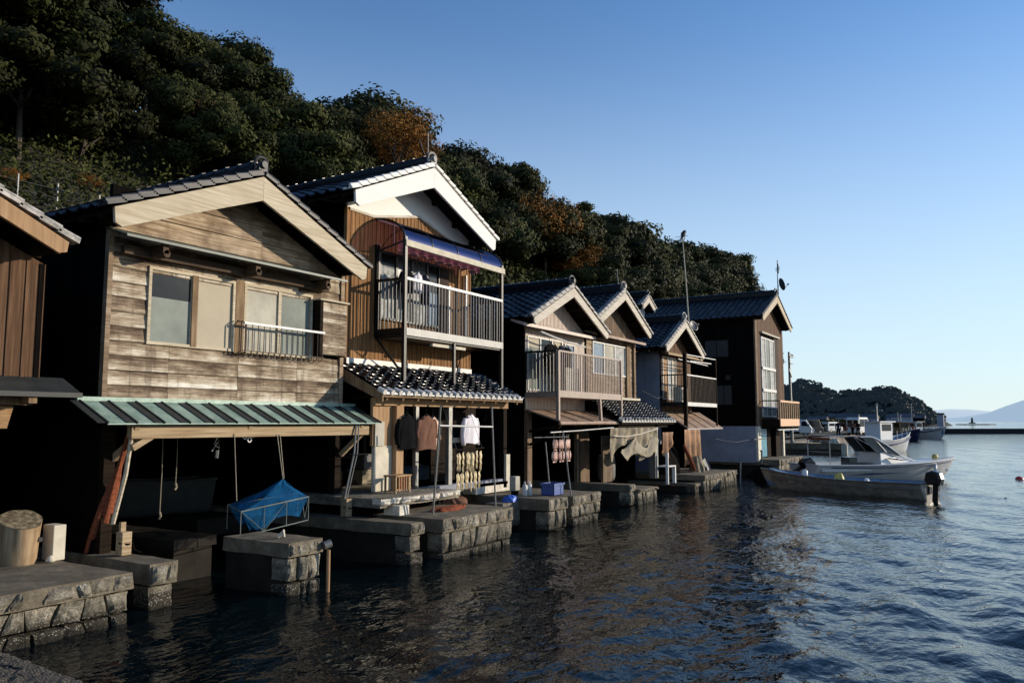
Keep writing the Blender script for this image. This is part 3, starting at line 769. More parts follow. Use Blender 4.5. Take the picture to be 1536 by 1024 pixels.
# balcony
bal = MB().box(12.3, 15.92, 10.0, 10.78, 3.96, 4.05).build('balcony', M['black_metal'], h)
MB().box(12.32, 15.92, 9.96, 10.0, 4.0, 4.15).build('fascia', M['bar_pale'], bal)
mb = MB(); mb.beam((12.3, 10.02, 5.13), (12.3, 10.78, 5.15), .05, .05); mb.beam((12.3, 10.02, 4.1), (12.3, 10.78, 4.1), .05, .10)
for k in range(1, 8): mb.beam((12.3, 10.02 + k * .1, 4.1), (12.3, 10.02 + k * .1, 5.13), .016, .016)
mb.build('side_railing', M['black_metal'], bal)
mb = MB(); mb.beam((15.9, 10.02, 5.13), (15.9, 10.78, 5.15), .05, .05); mb.beam((15.9, 10.02, 4.1), (15.9, 10.78, 4.1), .05, .05)
for k in range(1, 8): mb.beam((15.9, 10.02 + k * .1, 4.1), (15.9, 10.02 + k * .1, 5.13), .016, .016)
mb.build('side_railing', M['black_metal'], bal)
MB().beam((12.33, 9.99, 5.14), (15.9, 9.99, 5.14), .05, .055).build('handrail', M['white_metal'], bal)
mb = MB()
for k in range(1, 33): mb.beam((12.33 + k * .108, 9.99, 4.15), (12.33 + k * .108, 9.99, 5.12), .02, .02)
mb.build('baluster', M['bar_grey'], bal)
mb = MB()
for x, z0 in ((12.3, 2.98), (15.9, 2.98)): mb.box(x - .035, x + .035, 9.97, 10.04, z0, 5.98)
mb.box(12.27, 12.34, 10.72, 10.78, 4.0, 5.9); mb.box(12.27, 12.31, 10.66, 10.70, 4.1, 5.9)
mb.beam((12.3, 10.7, 3.95), (12.3, 10.05, 3.25), .035, .035); mb.beam((12.3, 10.05, 4.0), (12.9, 10.4, 3.45), .02, .02)
mb.beam((13.98, 10.0, 3.05), (13.98, 10.0, 3.98), .06, .06); mb.beam((13.98, 10.0, 3.35), (13.2, 10.3, 3.4), .02, .02); mb.beam((13.98, 10.0, 3.1), (14.7, 10.3, 3.8), .02, .02); mb.beam((13.2, 10.3, 3.4), (12.95, 10.1, 3.1), .02, .02)
mb.build('steel_post', M['black_metal'], h)
mb = MB(); mb.box(12.0, 12.75, 9.93, 10.03, 2.955, 2.985); mb.box(13.65, 14.35, 9.93, 10.03, 2.955, 2.985); mb.box(13.3, 14.5, 10.05, 10.12, 3.86, 3.92); mb.build('foot_board', M['block_white'], h)
def arc(x):   # profile of the curved canopy
    return [(x, 10.0 + .82 * (1 - math.cos(a)) , 5.93 + .50 * math.sin(a)) for a in [R(90 * i / 12) for i in range(13)]]
cp = []; fs = []
for k in range(5):
    for p in arc(12.28 + k * .92): cp.append(p)
mb = MB(); mb.add(cp, [(k * 13 + i, k * 13 + i + 1, (k + 1) * 13 + i + 1, (k + 1) * 13 + i) for k in range(4) for i in range(12)], .5)
cv = mb.build('canopy', M['violet_sheet'], h, smooth=True)
mb = MB()
for k in range(5): mb.tube(arc(12.28 + k * .92), .024 if k in (0, 4) else .014, 6)
mb.beam((12.28, 10.78, 6.43), (15.96, 10.78, 6.43), .04, .04)
mb.beam((12.3, 10.02, 5.90), (12.3, 10.78, 5.75), .03, .03); mb.beam((12.3, 10.3, 5.85), (12.3, 10.3, 6.3), .02, .02)
mb.build('canopy_frame', M['black_metal'], cv)
MB().box(12.27, 15.98, 9.95, 10.01, 5.79, 5.915).build('gutter', M['block_white'], cv)
MB().grid(lambda u, v: (12.5 + u * 3.0, 10.35 + .03 * math.sin(u * 60) * (.4 + v), 5.98 - v * (.24 + .035 * math.sin(u * 44))), 120, 6).build('canopy_shade_strip', M['canopy_shade_strip'], h, smooth=True)  # added wavy strip, its colour stands in for the canopy's reddish shadow
window(h, 12.36, 14.42, 4.38, 5.80, 10.77, [(0, .27, [(0, .78, 'curtain'), (.78, 1, 'dark_glass')]), (.27, .52, [(0, .6, 'curtain'), (.6, 1, 'grey_glass')]), (.52, .78, [(0, .7, 'curtain'), (.7, 1, 'grey_glass')]), (.78, 1, [(0, .55, 'curtain_blue'), (.55, 1, 'dark_glass')])], 'black_metal', .045)
MB().box(14.42, 14.75, 10.70, 10.77, 4.2, 5.75).build('door', M['dark_window_wood'], h)
MB().box(14.76, 14.84, 10.70, 10.74, 4.2, 5.4).box(15.42, 15.46, 10.68, 10.74, 4.3, 5.75).build('drain_pipe', M['white_metal'], h)

# ---- third: beige ribbed gable, brown balcony
random.seed(14)
h = thing('boathouse', 'beige ribbed-metal house with a brown balcony full of hung clothes over a rusty sheet awning', 'house', (19.7, 10.6, .6))
gable_roof(h, 19.62, 2.24, 5.97, 4.90, 10.0, 10.6, 18.5, 'barge_pale', bh=.24, verge='kawara_pale')
slabs_side(h, 17.97, 21.45, 10.62, 18.3, .4, 4.95, back=True, rise=1.0)
mb = MB()
for k in range(44):
    x = 17.98 + k * .079
    mb.prism([(x, 10.535, 4.78), (x + .04, 10.535, 4.78), (x + .04, 10.535, max(4.8, 5.80 - abs(x - 19.62) * .5)), (x, 10.535, max(4.8, 5.80 - abs(x - 19.62) * .5))], (0, .05, 0))
mb.prism([(17.98, 10.585, 4.7), (21.44, 10.585, 4.7), (21.44, 10.585, 4.9), (19.62, 10.585, 5.82), (17.98, 10.585, 4.95)], (0, .03, 0))
mb.build('gable_wall', M['ribbed_siding'], h)
mb = MB(); mb.prism([(17.3, 10.2, 4.80), (17.3, 10.6, 4.92), (17.3, 10.6, 4.86), (17.3, 10.2, 4.72)], (4.2, 0, 0)); mb.build('eave_board', M['ribbed_siding'], h)
mb = MB()
for k in range(44):
    x = 17.98 + k * .079
    if 18.03 < x < 20.0: segs = [(2.6, 3.12), (4.55, 4.76)]
    elif 20.1 < x < 20.78: segs = [(2.6, 3.05), (4.48, 4.76)]
    else: segs = [(2.6, 4.76)]
    for a, b in segs: mb.box(x, x + .05, 10.555, 10.585, a, b); mb.box(x + .05, x + .079, 10.575, 10.59, a, b)
mb.build('front_wall', M['ribbed_siding'], h)
MB().box(18.0, 21.42, 10.6, 10.66, 2.4, 4.8).build('wall_lining', M['dark_boards'], h)
window(h, 18.04, 20.0, 3.12, 4.55, 10.585, [(0, .36, [(0, .82, 'frosted_blue'), (.82, 1, 'frosted_beige')]), (.36, .7, [(0, .45, 'curtain'), (.45, 1, 'dark_glass')]), (.7, 1, 'frosted_beige')], 'white_metal', .035)
window(h, 20.15, 20.75, 3.1, 4.5, 10.585, [(0, 1, 'curtain_blue')], 'white_metal', .03)
bal = MB().box(17.98, 21.9, 9.62, 10.55, 2.93, 2.99).build('balcony', M['brown_metal'], h)
MB().box(17.95, 21.92, 9.57, 9.62, 2.92, 3.09).box(17.93, 17.98, 9.62, 10.55, 2.92, 3.05).build('fascia', M['brown_metal'], bal)
railing(bal, 'front_railing', [(18.0, 9.6, 0), (21.9, 9.6, 0)], 3.0, 4.1, 'brown_metal', 'brown_metal', .105, .055, .022, .06)
railing(bal, 'side_railing', [(17.96, 9.62, 0), (17.96, 10.54, 0)], 3.0, 4.1, 'black_metal', 'dull_steel', .105, .055, .018, .06)
mb = MB()
for x in (17.97, 21.9): mb.box(x - .04, x + .04, 9.56, 9.64, 2.32, 4.1)
mb.beam((20.5, 9.6, 2.3), (20.42, 9.6, 2.95), .08, .08); mb.build('balcony_post', M['brown_metal'], h)
mb = MB()
for k in range(5):
    mb.prism([(17.9 + k * .96, 10.56, 2.62 - .005 * (k % 2)), (17.9 + k * .96, 9.5, 2.30 - .005 * (k % 2)), (17.9 + k * .96, 9.5, 2.285 - .005 * (k % 2)), (17.9 + k * .96, 10.56, 2.6 - .005 * (k % 2))], (.98, 0, 0))
    mb.beam((17.92 + k * .96, 10.5, 2.615), (17.92 + k * .96, 9.5, 2.315), .03, .02)
mb.tube([(17.9, 9.52, 2.25), (20.1, 9.52, 2.26), (22.7, 9.53, 2.25)], [.04, .045, .04], 8)
aw = mb.build('awning', M['brown_sheet'], h)
mb = MB()
for x in (18.1, 20.4, 22.3): mb.beam((x, 10.5, 2.05), (x, 9.6, 2.2), .07, .08)
mb.beam((18.1, 10.5, 1.7), (18.1, 9.65, 2.15), .05, .06); mb.build('awning_bracket', M['dark_beam'], aw)
mb = MB(); mb.box(17.97, 21.45, 13.5, 13.6, .3, 2.7); mb.box(17.97, 18.2, 10.5, 10.6, .5, 2.6); mb.box(20.9, 21.5, 10.45, 10.55, .5, 2.5); mb.box(20.4, 20.5, 10.3, 10.4, .5, 2.5)
mb.build('lower_wall', M['grey_boards'], h)
MB().box(19.15, 20.0, 10.0, 10.35, 3.0, 3.75).build('outdoor_unit', M['dull_steel'], h)

# ---- fourth: dark weathered gable, tiled pent roof
random.seed(15)
h = thing('boathouse', 'dark weathered plank-gabled house with a tiled pent roof and ragged canvas over its dock', 'house', (23.5, 10.6, .6))
gable_roof(h, 23.42, 2.15, 6.38, 5.24, 10.1, 10.6, 18.5, 'barge_pale', bh=.23, verge='kawara_pale', orn='kawara_pale')
slabs_side(h, 21.6, 25.4, 10.62, 18.3, .4, 5.2, back=True, rise=1.0)
mb = MB(); vert_boards(mb, 21.65, 25.38, 10.6, .21, lambda s: 5.0, lambda s: max(5.02, 6.22 - abs(s - 23.42) * .55)); mb.build('gable_wall', M['grey_boards'], h)
mb = MB(); mb.prism([(21.5, 10.22, 4.95), (21.5, 10.6, 5.05), (21.5, 10.6, 4.99), (21.5, 10.22, 4.87)], (4.0, 0, 0)); mb.build('eave_board', M['brown_sheet'], h)
mb = MB(); lap_boards(mb, 21.62, 25.4, 2.95, 4.98, 10.6, .17, holes=[(22.0, 24.5, 3.75, 4.75)]); mb.build('front_wall', M['clap_boards'], h)
MB().box(21.65, 25.38, 10.61, 10.68, 2.5, 5.0).build('wall_lining', M['dark_boards'], h)
window(h, 22.0, 24.5, 3.75, 4.75, 10.6, [(0, .33, 'curtain_blue'), (.33, .66, 'frosted_grey'), (.66, 1, 'curtain')], 'white_metal', .04)
MB().box(24.5, 24.75, 10.5, 10.58, 2.95, 4.85).box(25.1, 25.2, 10.5, 10.58, 2.95, 4.85).build('window_post', M['post_wood'], h)
mb = MB(); tile_patch(mb, (21.5, 10.55, 2.98), (1, 0, 0), (0, -1.15, -.64), 4.35, 1.33, pu=.235, pv=.17, amp=.03, step=.028); pr = mb.build('pent_roof', M['kawara_glazed'], h)
mb = MB()
for k in range(19):
    x = 21.5 + .235 * k; mb.tube([(x, 9.48, 2.38), (x, 9.35, 2.32)], .052, 8); mb.box(x + .05, x + .18, 9.365, 9.40, 2.28, 2.31)
mb.build('eave_tiles', M['tile_white'], pr)
mb = MB(); mb.prism([(21.5, 10.55, 2.92), (21.5, 9.4, 2.27), (21.5, 9.4, 2.22), (21.5, 10.55, 2.85)], (4.35, 0, 0)); mb.box(21.6, 25.6, 9.55, 9.65, 2.12, 2.24); mb.build('pent_deck', M['dark_beam'], pr)
MB().box(21.5, 25.5, 10.46, 10.54, 3.0, 3.07).build('flashing', M['block_white'], h)
mb = MB(); mb.box(24.45, 24.7, 9.55, 9.75, .5, 2.2); mb.build('pillar', M['dull_steel'], h)
mb = MB(); mb.box(20.95, 21.55, 9.75, 9.82, .58, 1.9); mb.box(21.6, 25.4, 13.5, 13.6, .3, 2.9); mb.build('lower_wall', M['grey_boards'], h)

# ---- fifth: narrow gable, air conditioner
random.seed(16)
h = thing('boathouse', 'narrow brown-gabled house with an air conditioner and a small railed balcony', 'house', (29.4, 10.6, .6))
gable_roof(h, 29.2, 2.12, 6.06, 4.92, 10.12, 10.6, 18.5, 'barge_pale', bh=.23, verge='kawara_pale', orn='kawara_pale')
slabs_side(h, 27.75, 31.1, 10.62, 18.3, .4, 4.9, 'concrete_grey', back=True, rise=1.0)
mb = MB(); vert_boards(mb, 27.8, 31.08, 10.6, .16, lambda s: 2.6, lambda s: max(4.9, 5.9 - abs(s - 29.2) * .55), holes=[(27.9, 29.3, 3.1, 4.7)]); mb.build('front_wall', M['brown_boards'], h)
MB().box(27.8, 31.08, 10.61, 10.68, 2.5, 4.9).build('wall_lining', M['dark_boards'], h)
mb = MB(); mb.prism([(27.6, 10.2, 4.80), (27.6, 10.6, 4.92), (27.6, 10.6, 4.86), (27.6, 10.2, 4.72)], (3.9, 0, 0)); mb.build('eave_board', M['beam_wood'], h)
window(h, 27.9, 29.3, 3.1, 4.7, 10.6, [(0, .4, 'tan_panel'), (.4, .72, 'curtain'), (.72, 1, 'frosted_beige')], 'white_metal', .04)
bal = MB().box(27.75, 31.4, 9.66, 10.55, 2.88, 2.94).build('balcony', M['dark_beam'], h)
railing(bal, 'front_railing', [(27.75, 9.66, 0), (31.4, 9.66, 0)], 2.86, 3.98, 'white_metal', 'rust_metal', .15, .06, .02, .14)
railing(bal, 'side_railing', [(27.75, 9.68, 0), (27.75, 10.55, 0)], 2.86, 3.98, 'black_metal', 'black_metal', .13, .055, .02, .14)
mb = MB(); mb.box(27.7, 27.82, 9.6, 9.72, 2.05, 4.75); mb.box(31.36, 31.42, 9.63, 9.69, 2.05, 4.75); mb.build('balcony_post', M['dark_beam'], h)
mb = MB(); mb.beam((27.75, 9.7, 4.72), (31.4, 9.66, 4.75), .03, .03); mb.beam((27.75, 9.9, 4.55), (31.2, 9.9, 4.5), .03, .03); mb.beam((28.3, 9.66, 4.5), (30.8, 9.66, 4.55), .035, .035); mb.build('drying_pole', M['grey_metal'], h)
mb = MB()
for k in range(4):
    mb.prism([(27.6 + k * 1.05, 10.5, 2.66), (27.6 + k * 1.05, 9.55, 2.06), (27.6 + k * 1.05, 9.55, 2.04), (27.6 + k * 1.05, 10.5, 2.63)], (1.06, 0, 0)); mb.beam((27.62 + k * 1.05, 10.5, 2.67), (27.62 + k * 1.05, 9.55, 2.07), .03, .03)
aw = mb.build('awning', M['brown_sheet'], h); MB().tube([(27.6, 9.57, 2.02), (31.8, 9.57, 2.02)], .03, 6).build('gutter', M['grey_metal'], aw)
ac = MB().box(27.95, 28.75, 9.9, 10.2, 2.96, 3.55).build('outdoor_unit', M['block_white'], h, bevel=.02)
MB().lathe((28.2, 9.885, 3.26), [(.21, 0), (.21, .02)], 20, axis='y').build('fan_grille', M['black_metal'], ac)
mb = MB(); mb.box(27.8, 31.1, 13.5, 13.6, .3, 2.7); mb.box(30.95, 31.1, 10.5, 13.5, .3, 2.6); mb.build('lower_wall', M['dark_boards'], h)

# ---- sixth: tall dark house at the end
random.seed(17)
h = thing('boathouse', 'tall dark timber house ending the row with a big paned window and box balcony', 'house', (37.5, 9, .7))
gable_roof(h, 37.45, 2.74, 8.03, 6.80, 8.6, 9.0, 22, 'barge_wood', bh=.30, per=4)
slabs_side(h, 34.88, 40.1, 9.02, 21.8, 2.1, 6.8, 'dark_boards', back=True, rise=1.2)
mb = MB(); vert_boards(mb, 34.9, 40.08, 9.0, .2, lambda s: 2.12, lambda s: 7.84 - abs(s - 37.45) * .46, holes=[(35.75, 38.95, 2.5, 6.2)]); mb.build('front_wall', M['brown_boards'], h)
MB().box(34.95, 40.05, 9.01, 9.1, 2.1, 6.8).build('wall_lining', M['dark_boards'], h)
mb = MB(); mb.box(34.84, 35.15, 8.95, 9.02, 2.12, 6.85); mb.build('corner_board', M['grey_boards'], h)
wn = window(h, 35.8, 38.2, 2.5, 6.05, 9.0, [(0, .33, 'curtain'), (.33, .66, 'frosted_blue'), (.66, 1, 'curtain')], 'white_metal', .06)
MB().box(35.8, 38.2, 8.9, 8.97, 4.6, 4.72).box(35.8, 38.2, 8.9, 8.97, 3.62, 3.75).box(35.8, 38.2, 8.9, 8.97, 2.9, 2.96).build('transom', M['white_metal'], wn)
MB().box(38.2, 38.95, 8.96, 9.02, 2.5, 6.2).build('shutter', M['dark_window_wood'], h)
MB().box(35.7, 39.0, 8.85, 8.98, 6.2, 6.27).build('window_hood', M['barge_pale'], h)
for (t0, t1, z0, z1) in ((10.1, 11.2, 5.1, 5.9), (10.05, 10.3, 4.1, 4.35), (10.0, 10.75, 3.0, 3.9)):
    f = MB().box(34.84, 34.87, t0, t1, z0, z1).build('window', M['dark_beam'], h); MB().box(34.82, 34.838, t0 + .04, (t0 + t1) / 2 - .015, z0 + .04, z1 - .04).box(34.82, 34.838, (t0 + t1) / 2 + .015, t1 - .04, z0 + .04, z1 - .04).build('pane', M['dim_pane'], f)
mb = MB(); mb.box(34.85, 34.97, 9.05, 21.5, .55, 2.1); mb.build('foundation_wall', M['concrete_grey'], h); MB().box(34.83, 35.35, 8.95, 9.05, .6, 2.1).build('foundation_pier', M['concrete_white'], h)
MB().box(35.36, 37.0, 9.1, 9.14, .75, 2.0).build('wall_sheet', M['teal_sheet'], h)
mb = MB(); mb.box(36.9, 37.6, 9.1, 9.9, .7, 2.06); mb.box(38.0, 39.2, 8.95, 9.3, .7, 2.06); mb.box(34.97, 40.0, 12, 12.1, .6, 2.1); mb.build('lower_wall', M['dark_beam'], h)
MB().box(39.0, 39.25, 8.85, 8.95, .7, 2.06).build('lower_post', M['concrete_white'], h)
MB().beam((34.3, 9.0, 1.55), (36.0, 8.9, 1.55), .04, .04).build('wall_pole', M['black_metal'], h)
bal = MB().box(35.6, 39.3, 8.2, 8.94, 2.08, 2.14).build('balcony', M['dark_beam'], h)
MB().box(35.58, 39.32, 8.16, 8.2, 2.10, 2.42).build('front_panel', M['orange_panel'], bal)
MB().box(35.56, 39.34, 8.14, 8.2, 3.14, 3.22).build('handrail', M['orange_panel'], bal)
mb = MB()
for k in range(10): mb.box(35.6 + k * .41, 35.68 + k * .41, 8.165, 8.2, 2.42, 3.12)
mb.build('baluster', M['beam_wood'], bal)
MB().box(35.62, 39.28, 8.205, 8.22, 2.42, 3.12).build('back_panel', M['brown_boards'], bal)
MB().box(35.56, 35.6, 8.2, 8.94, 2.1, 2.4).build('side_board', M['dark_beam'], bal); mb = MB(); mb.beam((35.58, 8.2, 3.2), (35.58, 8.94, 3.2), .05, .05); mb.build('side_railing', M['dark_beam'], bal)
mb = MB()
for k in range(9): mb.box(35.7 + k * .42, 35.8 + k * .42, 8.18, 8.95, 1.98, 2.07)
mb.build('joist', M['dark_beam'], bal)
MB().beam((35.6, 8.3, 1.95), (39.4, 8.25, 1.95), .06, .06).build('joist_beam', M['grey_metal'], bal)

# ---- roofs seen behind the row
random.seed(18)
h = thing('storehouse', 'low storehouse behind the row with a small white-edged gable above dark tiles', 'house', (34.9, 14, 1))
gable_roof(h, 34.3, .8, 7.98, 7.5, 13.6, 14.0, 18, 'barge_pale', bh=.26, verge='kawara_pale', per=4, orn_k=.8)
slabs_side(h, 33.65, 34.84, 14.02, 18, .8, 7.4); MB().prism([(33.65, 14, .8), (34.84, 14, .8), (34.84, 14, 7.5), (34.3, 14, 7.85), (33.65, 14, 7.5)], (0, .05, 0)).build('front_wall', M['plaster'], h)
h = thing('storehouse', 'grey-tiled storehouse roof showing between the two left boathouses below the fence', 'house', (10, 19, 1))
gable_roof(h, 8.9, 2.3, 6.5, 5.6, 18.9, 19.2, 21.3, 'dark_beam', verge='kawara_grey', per=4)
slabs_side(h, 6.9, 10.9, 19.2, 21.2, 1, 5.4)

# ================================================================ stone piers
def masonry(mb, s0, s1, t, z0, z1, rows, bw=.42, depth=.3, chip=.02, z1b=None):
    bw *= .78
    """irregular blocks on the plane t, facing -t"""
    hs = [random.uniform(.8, 1.2) for _ in range(rows)]; tot = sum(hs); z = z0
    for r in range(rows):
        zt = z + (z1 - z0) * hs[r] / tot
        n = max(1, round((s1 - s0) / bw)); xs = [s0 + (s1 - s0) * (i + (random.uniform(-.28, .28) if 0 < i < n else 0)) / n for i in range(n + 1)]
        sl = [0 if i in (0, n) else random.uniform(-.05, .05) for i in range(n + 1)]
        for i in range(n):
            a0, a1, b0, b1 = xs[i] - sl[i], xs[i] + sl[i], xs[i + 1] - sl[i + 1], xs[i + 1] + sl[i + 1]
            g = .014; d = random.uniform(-.025, .03); nx, nz = 6, 5; vs = []; fs = []
            ph = [random.uniform(-1, 1) for _ in range(6)]
            zl0, zl1 = z + random.uniform(0, .012), zt - random.uniform(0, .012)
            for j in range(nz):
                v = j / (nz - 1)
                for k in range(nx):
                    u = k / (nx - 1)
                    x = (a0 + (a1 - a0) * v + g) * (1 - u) + (b0 + (b1 - b0) * v - g) * u
                    ed = min(u, 1 - u, v, 1 - v) * 5; rd = .028 * (1 - min(1, ed)) ** 2
                    yy = t - d + rd + .014 * math.sin(u * 5 * ph[0] + v * 4 * ph[1] + ph[2] * 6) + random.uniform(-.007, .007)
                    vs.append((x + random.uniform(-.007, .007), yy, zl0 + g + (zl1 - zl0 - 2 * g) * v + random.uniform(-.005, .005)))
            for j in range(nz - 1):
                for k in range(nx - 1): fs.append((j * nx + k, j * nx + k + 1, (j + 1) * nx + k + 1, (j + 1) * nx + k))
            m = nx * nz; brd = [k for k in range(nx)] + [j * nx + nx - 1 for j in range(1, nz)] + [(nz - 1) * nx + k for k in range(nx - 2, -1, -1)] + [j * nx for j in range(nz - 2, 0, -1)]
            for q in brd: p = vs[q]; vs.append((p[0], p[1] + depth, p[2]))
            L = len(brd)
            for q in range(L): fs.append((brd[(q + 1) % L], brd[q], m + q, m + (q + 1) % L))
            mb.add(vs, fs)
        z = zt
def rough_slab(mb, s0, s1, t0, t1, z0, z1, jit=.012, cell=.25):
    """cast slab with a worn outline"""
    nx = max(2, int((s1 - s0) / cell) + 1); ny = max(2, int((t1 - t0) / cell) + 1); vs = []; fs = []
    for zz in (z0, z1):
        for j in range(ny):
            for i in range(nx):
                e = (i in (0, nx - 1)) + (j in (0, ny - 1))
                vs.append((s0 + (s1 - s0) * i / (nx - 1) + (random.uniform(-jit, jit) if e else 0), t0 + (t1 - t0) * j / (ny - 1) + (random.uniform(-jit, jit) if e else 0), zz + random.uniform(-jit, jit) * .5 - (.012 if e and zz == z1 else 0)))
    m = nx * ny
    for j in range(ny - 1):
        for i in range(nx - 1):
            q = (j * nx + i, j * nx + i + 1, (j + 1) * nx + i + 1, (j + 1) * nx + i)
            fs.append(tuple(m + x for x in q)); fs.append(q[::-1])
    brd = list(range(nx)) + [j * nx + nx - 1 for j in range(1, ny)] + [(ny - 1) * nx + k for k in range(nx - 2, -1, -1)] + [j * nx for j in range(ny - 2, 0, -1)]
    for q in range(len(brd)): a, b = brd[q], brd[(q + 1) % len(brd)]; fs.append((a, b, m + b, m + a))
    mb.add(vs, fs, .5)
def pier(label, s0, s1, t0, t1, zt, cap=.2, rows=2, bw=.42, inset=.04, group=None, name='stone_pier', capstone=False, caprows=0):
    h = thing(name, label, 'pier', ((s0 + s1) / 2, t0, 0), group)
    mb = MB(); rough_slab(mb, s0, s1, t0 + (.03 if caprows else 0), t1, zt - cap, zt); mb.build('cap_slab', M['pier_concrete'], h)
    mb = MB()
    if caprows: masonry(mb, s0 + .005, s1 - .005, t0, zt - cap, zt - .012, caprows, bw * .85)
    masonry(mb, s0 + .02, s1 - .02, t0 + inset, -.35, zt - cap - .003, rows, bw)
    mb.build('stone_face', M['pier_stone'], h)
    mb = MB(); mb.box(s0 + inset, s1 - inset, t0 + .3, t1 - .02, -.5, zt - cap - .002); mb.build('core', M['shade_stone'], h)
    return h
random.seed(21)
pier('broad stone landing at the left edge carrying a cut log', -1.5, 5.86, 8.72, 12.4, .56, .2, 3, .36, caprows=1, name='stone_landing')
pier('narrow stone pier with a thick cap beside the left landing', 6.27, 6.66, 9.0, 14, .56, .27, 2, .3, caprows=1)
pier('stone pier with a rusty pipe at its corner below the blue net', 7.66, 8.28, 8.08, 9.42, .71, .2, 3, .24, caprows=1)
h = thing('dock_wall', 'dim low wall inside the dock of the grey-boarded boathouse', 'wall', (7.9, 10.3, 0)); mb = MB(); rough_slab(mb, 7.5, 8.25, 10.3, 15, .45, .6); mb.build('cap_slab', M['shade_stone'], h); MB().box(7.54, 8.2, 10.34, 15, -.5, .448).build('core', M['shade_stone'], h)
pier('low narrow pier just left of the landing with the clothes-pole frame', 10.28, 10.62, 8.14, 14, .68, .2, 3, .3, caprows=1)
pier('large stone landing below the hung clothes and dried squid', 10.98, 13.22, 8.02, 9.9, .69, .24, 2, .34, caprows=1, name='stone_landing')
pier('stone pier carrying the blue crate and white bottles', 14.95, 15.78, 8.18, 13, .69, .26, 2, .28, caprows=1)
pier('stone pier with a mooring rope just right of the blue crate', 16.12, 17.55, 8.22, 13, .66, .22, 3, .36, caprows=1)
pier('dark-sided stone pier below the ragged canvas', 20.45, 20.85, 8.72, 13, .60, .2, 2, .25, caprows=1)
pier('low stone pier jutting right of the dark-sided one', 20.88, 22.25, 8.6, 12, .45, .1, 1, .34, name='stone_pier', caprows=1)
pier('long stone landing below the brown sheet awning and tarpaulins', 26.1, 29.9, 8.45, 13, .54, .18, 1, .38, caprows=1, name='stone_landing')
pier('small low stone block at the left foot of the long landing', 25.55, 26.06, 8.62, 11, .3, .1, 1, .26)
pier('stone landing under the tall dark house beside the moored boats', 35.0, 39.6, 8.1, 20, .70, .25, 2, .4, caprows=1, name='stone_landing')
# upper step of the clothes landing and side curbs
h = thing('stone_step', 'pale raised stone step in front of the pillar house', 'step', (11.7, 9, .8))
mb = MB(); masonry(mb, 10.55, 12.9, 8.98, .87, 1.0, 1, .34, .2); mb.build('stone_face', M['concrete_white'], h)
mb = MB(); rough_slab(mb, 10.58, 12.88, 9.07, 11.5, .84, 1.002); mb.build('cap_slab', M['pier_stone'], h)
MB().box(10.88, 11.15, 8.9, 9.25, .69, .86).build('support_block', M['concrete_white'], h, bevel=.01)
MB().box(10.62, 12.8, 9.5, 11.4, .3, .83).build('core', M['dark_boards'], h)
mb = MB(); mb.box(14.6, 16.1, 9.82, 10.2, .72, .96); tag(mb.build('kerb_block', M['concrete_white'], bevel=.012), 'pale concrete kerb block left of the blue bag', 'kerb')
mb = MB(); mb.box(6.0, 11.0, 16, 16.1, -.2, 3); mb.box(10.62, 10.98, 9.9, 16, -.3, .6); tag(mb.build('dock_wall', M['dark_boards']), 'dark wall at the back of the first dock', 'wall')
mb = MB()
for (a, b, t) in ((-30, 5.9, 13.5), (16, 34.8, 13.7)): mb.box(a, b, t, t + .3, -.4, .7)
tag(mb.build('shore_wall', M['pier_concrete']), kind='structure')
mb = MB(); mb.box(-30, 62, 15.2, 20, .3, .9); tag(mb.build('road', M['asphalt']), kind='structure')
# shell-crusted ledge under the camera
random.seed(22)
h = thing('concrete_ledge', 'shell-crusted concrete ledge in the bottom left corner', 'ledge', (3, 7, 0))
def led(u, v):
    s = -2 + u * 6.0 + (-.28 * (1 - v) * 1.7 if u > .99 else 0); t = 5.2 + v * 3.45
    return (s + (.03 * math.sin(t * 17) + .015 * math.sin(t * 41) if u > .99 else 0), t, .16 + v * .16 + random.uniform(-.010, .010))
mb = MB(); mb.grid(led, 120, 90)
mb.build('crust_top', M['shell_concrete'], h, smooth=False)
MB().prism([(-2, 5.2, .13), (3.45, 5.2, .13), (3.93, 8.6, .27), (-2, 8.6, .27)], (0, 0, -.8)).build('core', M['shell_concrete'], h)

# ================================================================ things on and around the piers
random.seed(23)
h = thing('log', 'short thick cut log standing on the left stone landing', 'log', (5.42, 10.45, .56))
def bark(u, v):
    a = u * 2 * math.pi; r = .238 * (1 + .03 * math.sin(3 * a) + .02 * math.sin(7 * a + v * 3)) * (1 - .12 * (1 - v)) ; return (5.42 + r * math.cos(a) + .02 * v, 10.45 + r * math.sin(a), .555 + v * (.54 + .28 * (math.sin(a) * .85 + math.cos(a) * .2) * r / .265 * .45))
mb = MB(); mb.grid(bark, 40, 10); mb.build('bark', M['log_wood'], h, smooth=True)
mb = MB(); ring = [bark(i / 40, 1) for i in range(40)]; mb.add(ring, [tuple(range(40))], .3); mb.build('cut_end', M['cut_rings'], h)
MB().lathe((5.58, 10.27, .85), [(.03, -.03), (.03, .03)], 8, axis='y').build('knot_hole', M['black_metal'], h)
tag(MB().box(5.74, 5.90, 10.25, 10.5, .56, 1.0).build('white_block', M['block_white'], bevel=.01), 'upright white block right of the cut log', 'block')
tag(MB().lathe((5.69, 10.2, .565), [(.045, 0), (.06, .02), (.03, .07), (.01, .08)], 10).build('small_float', M['block_white'], smooth=True), 'small white float at the foot of the white block', 'float')
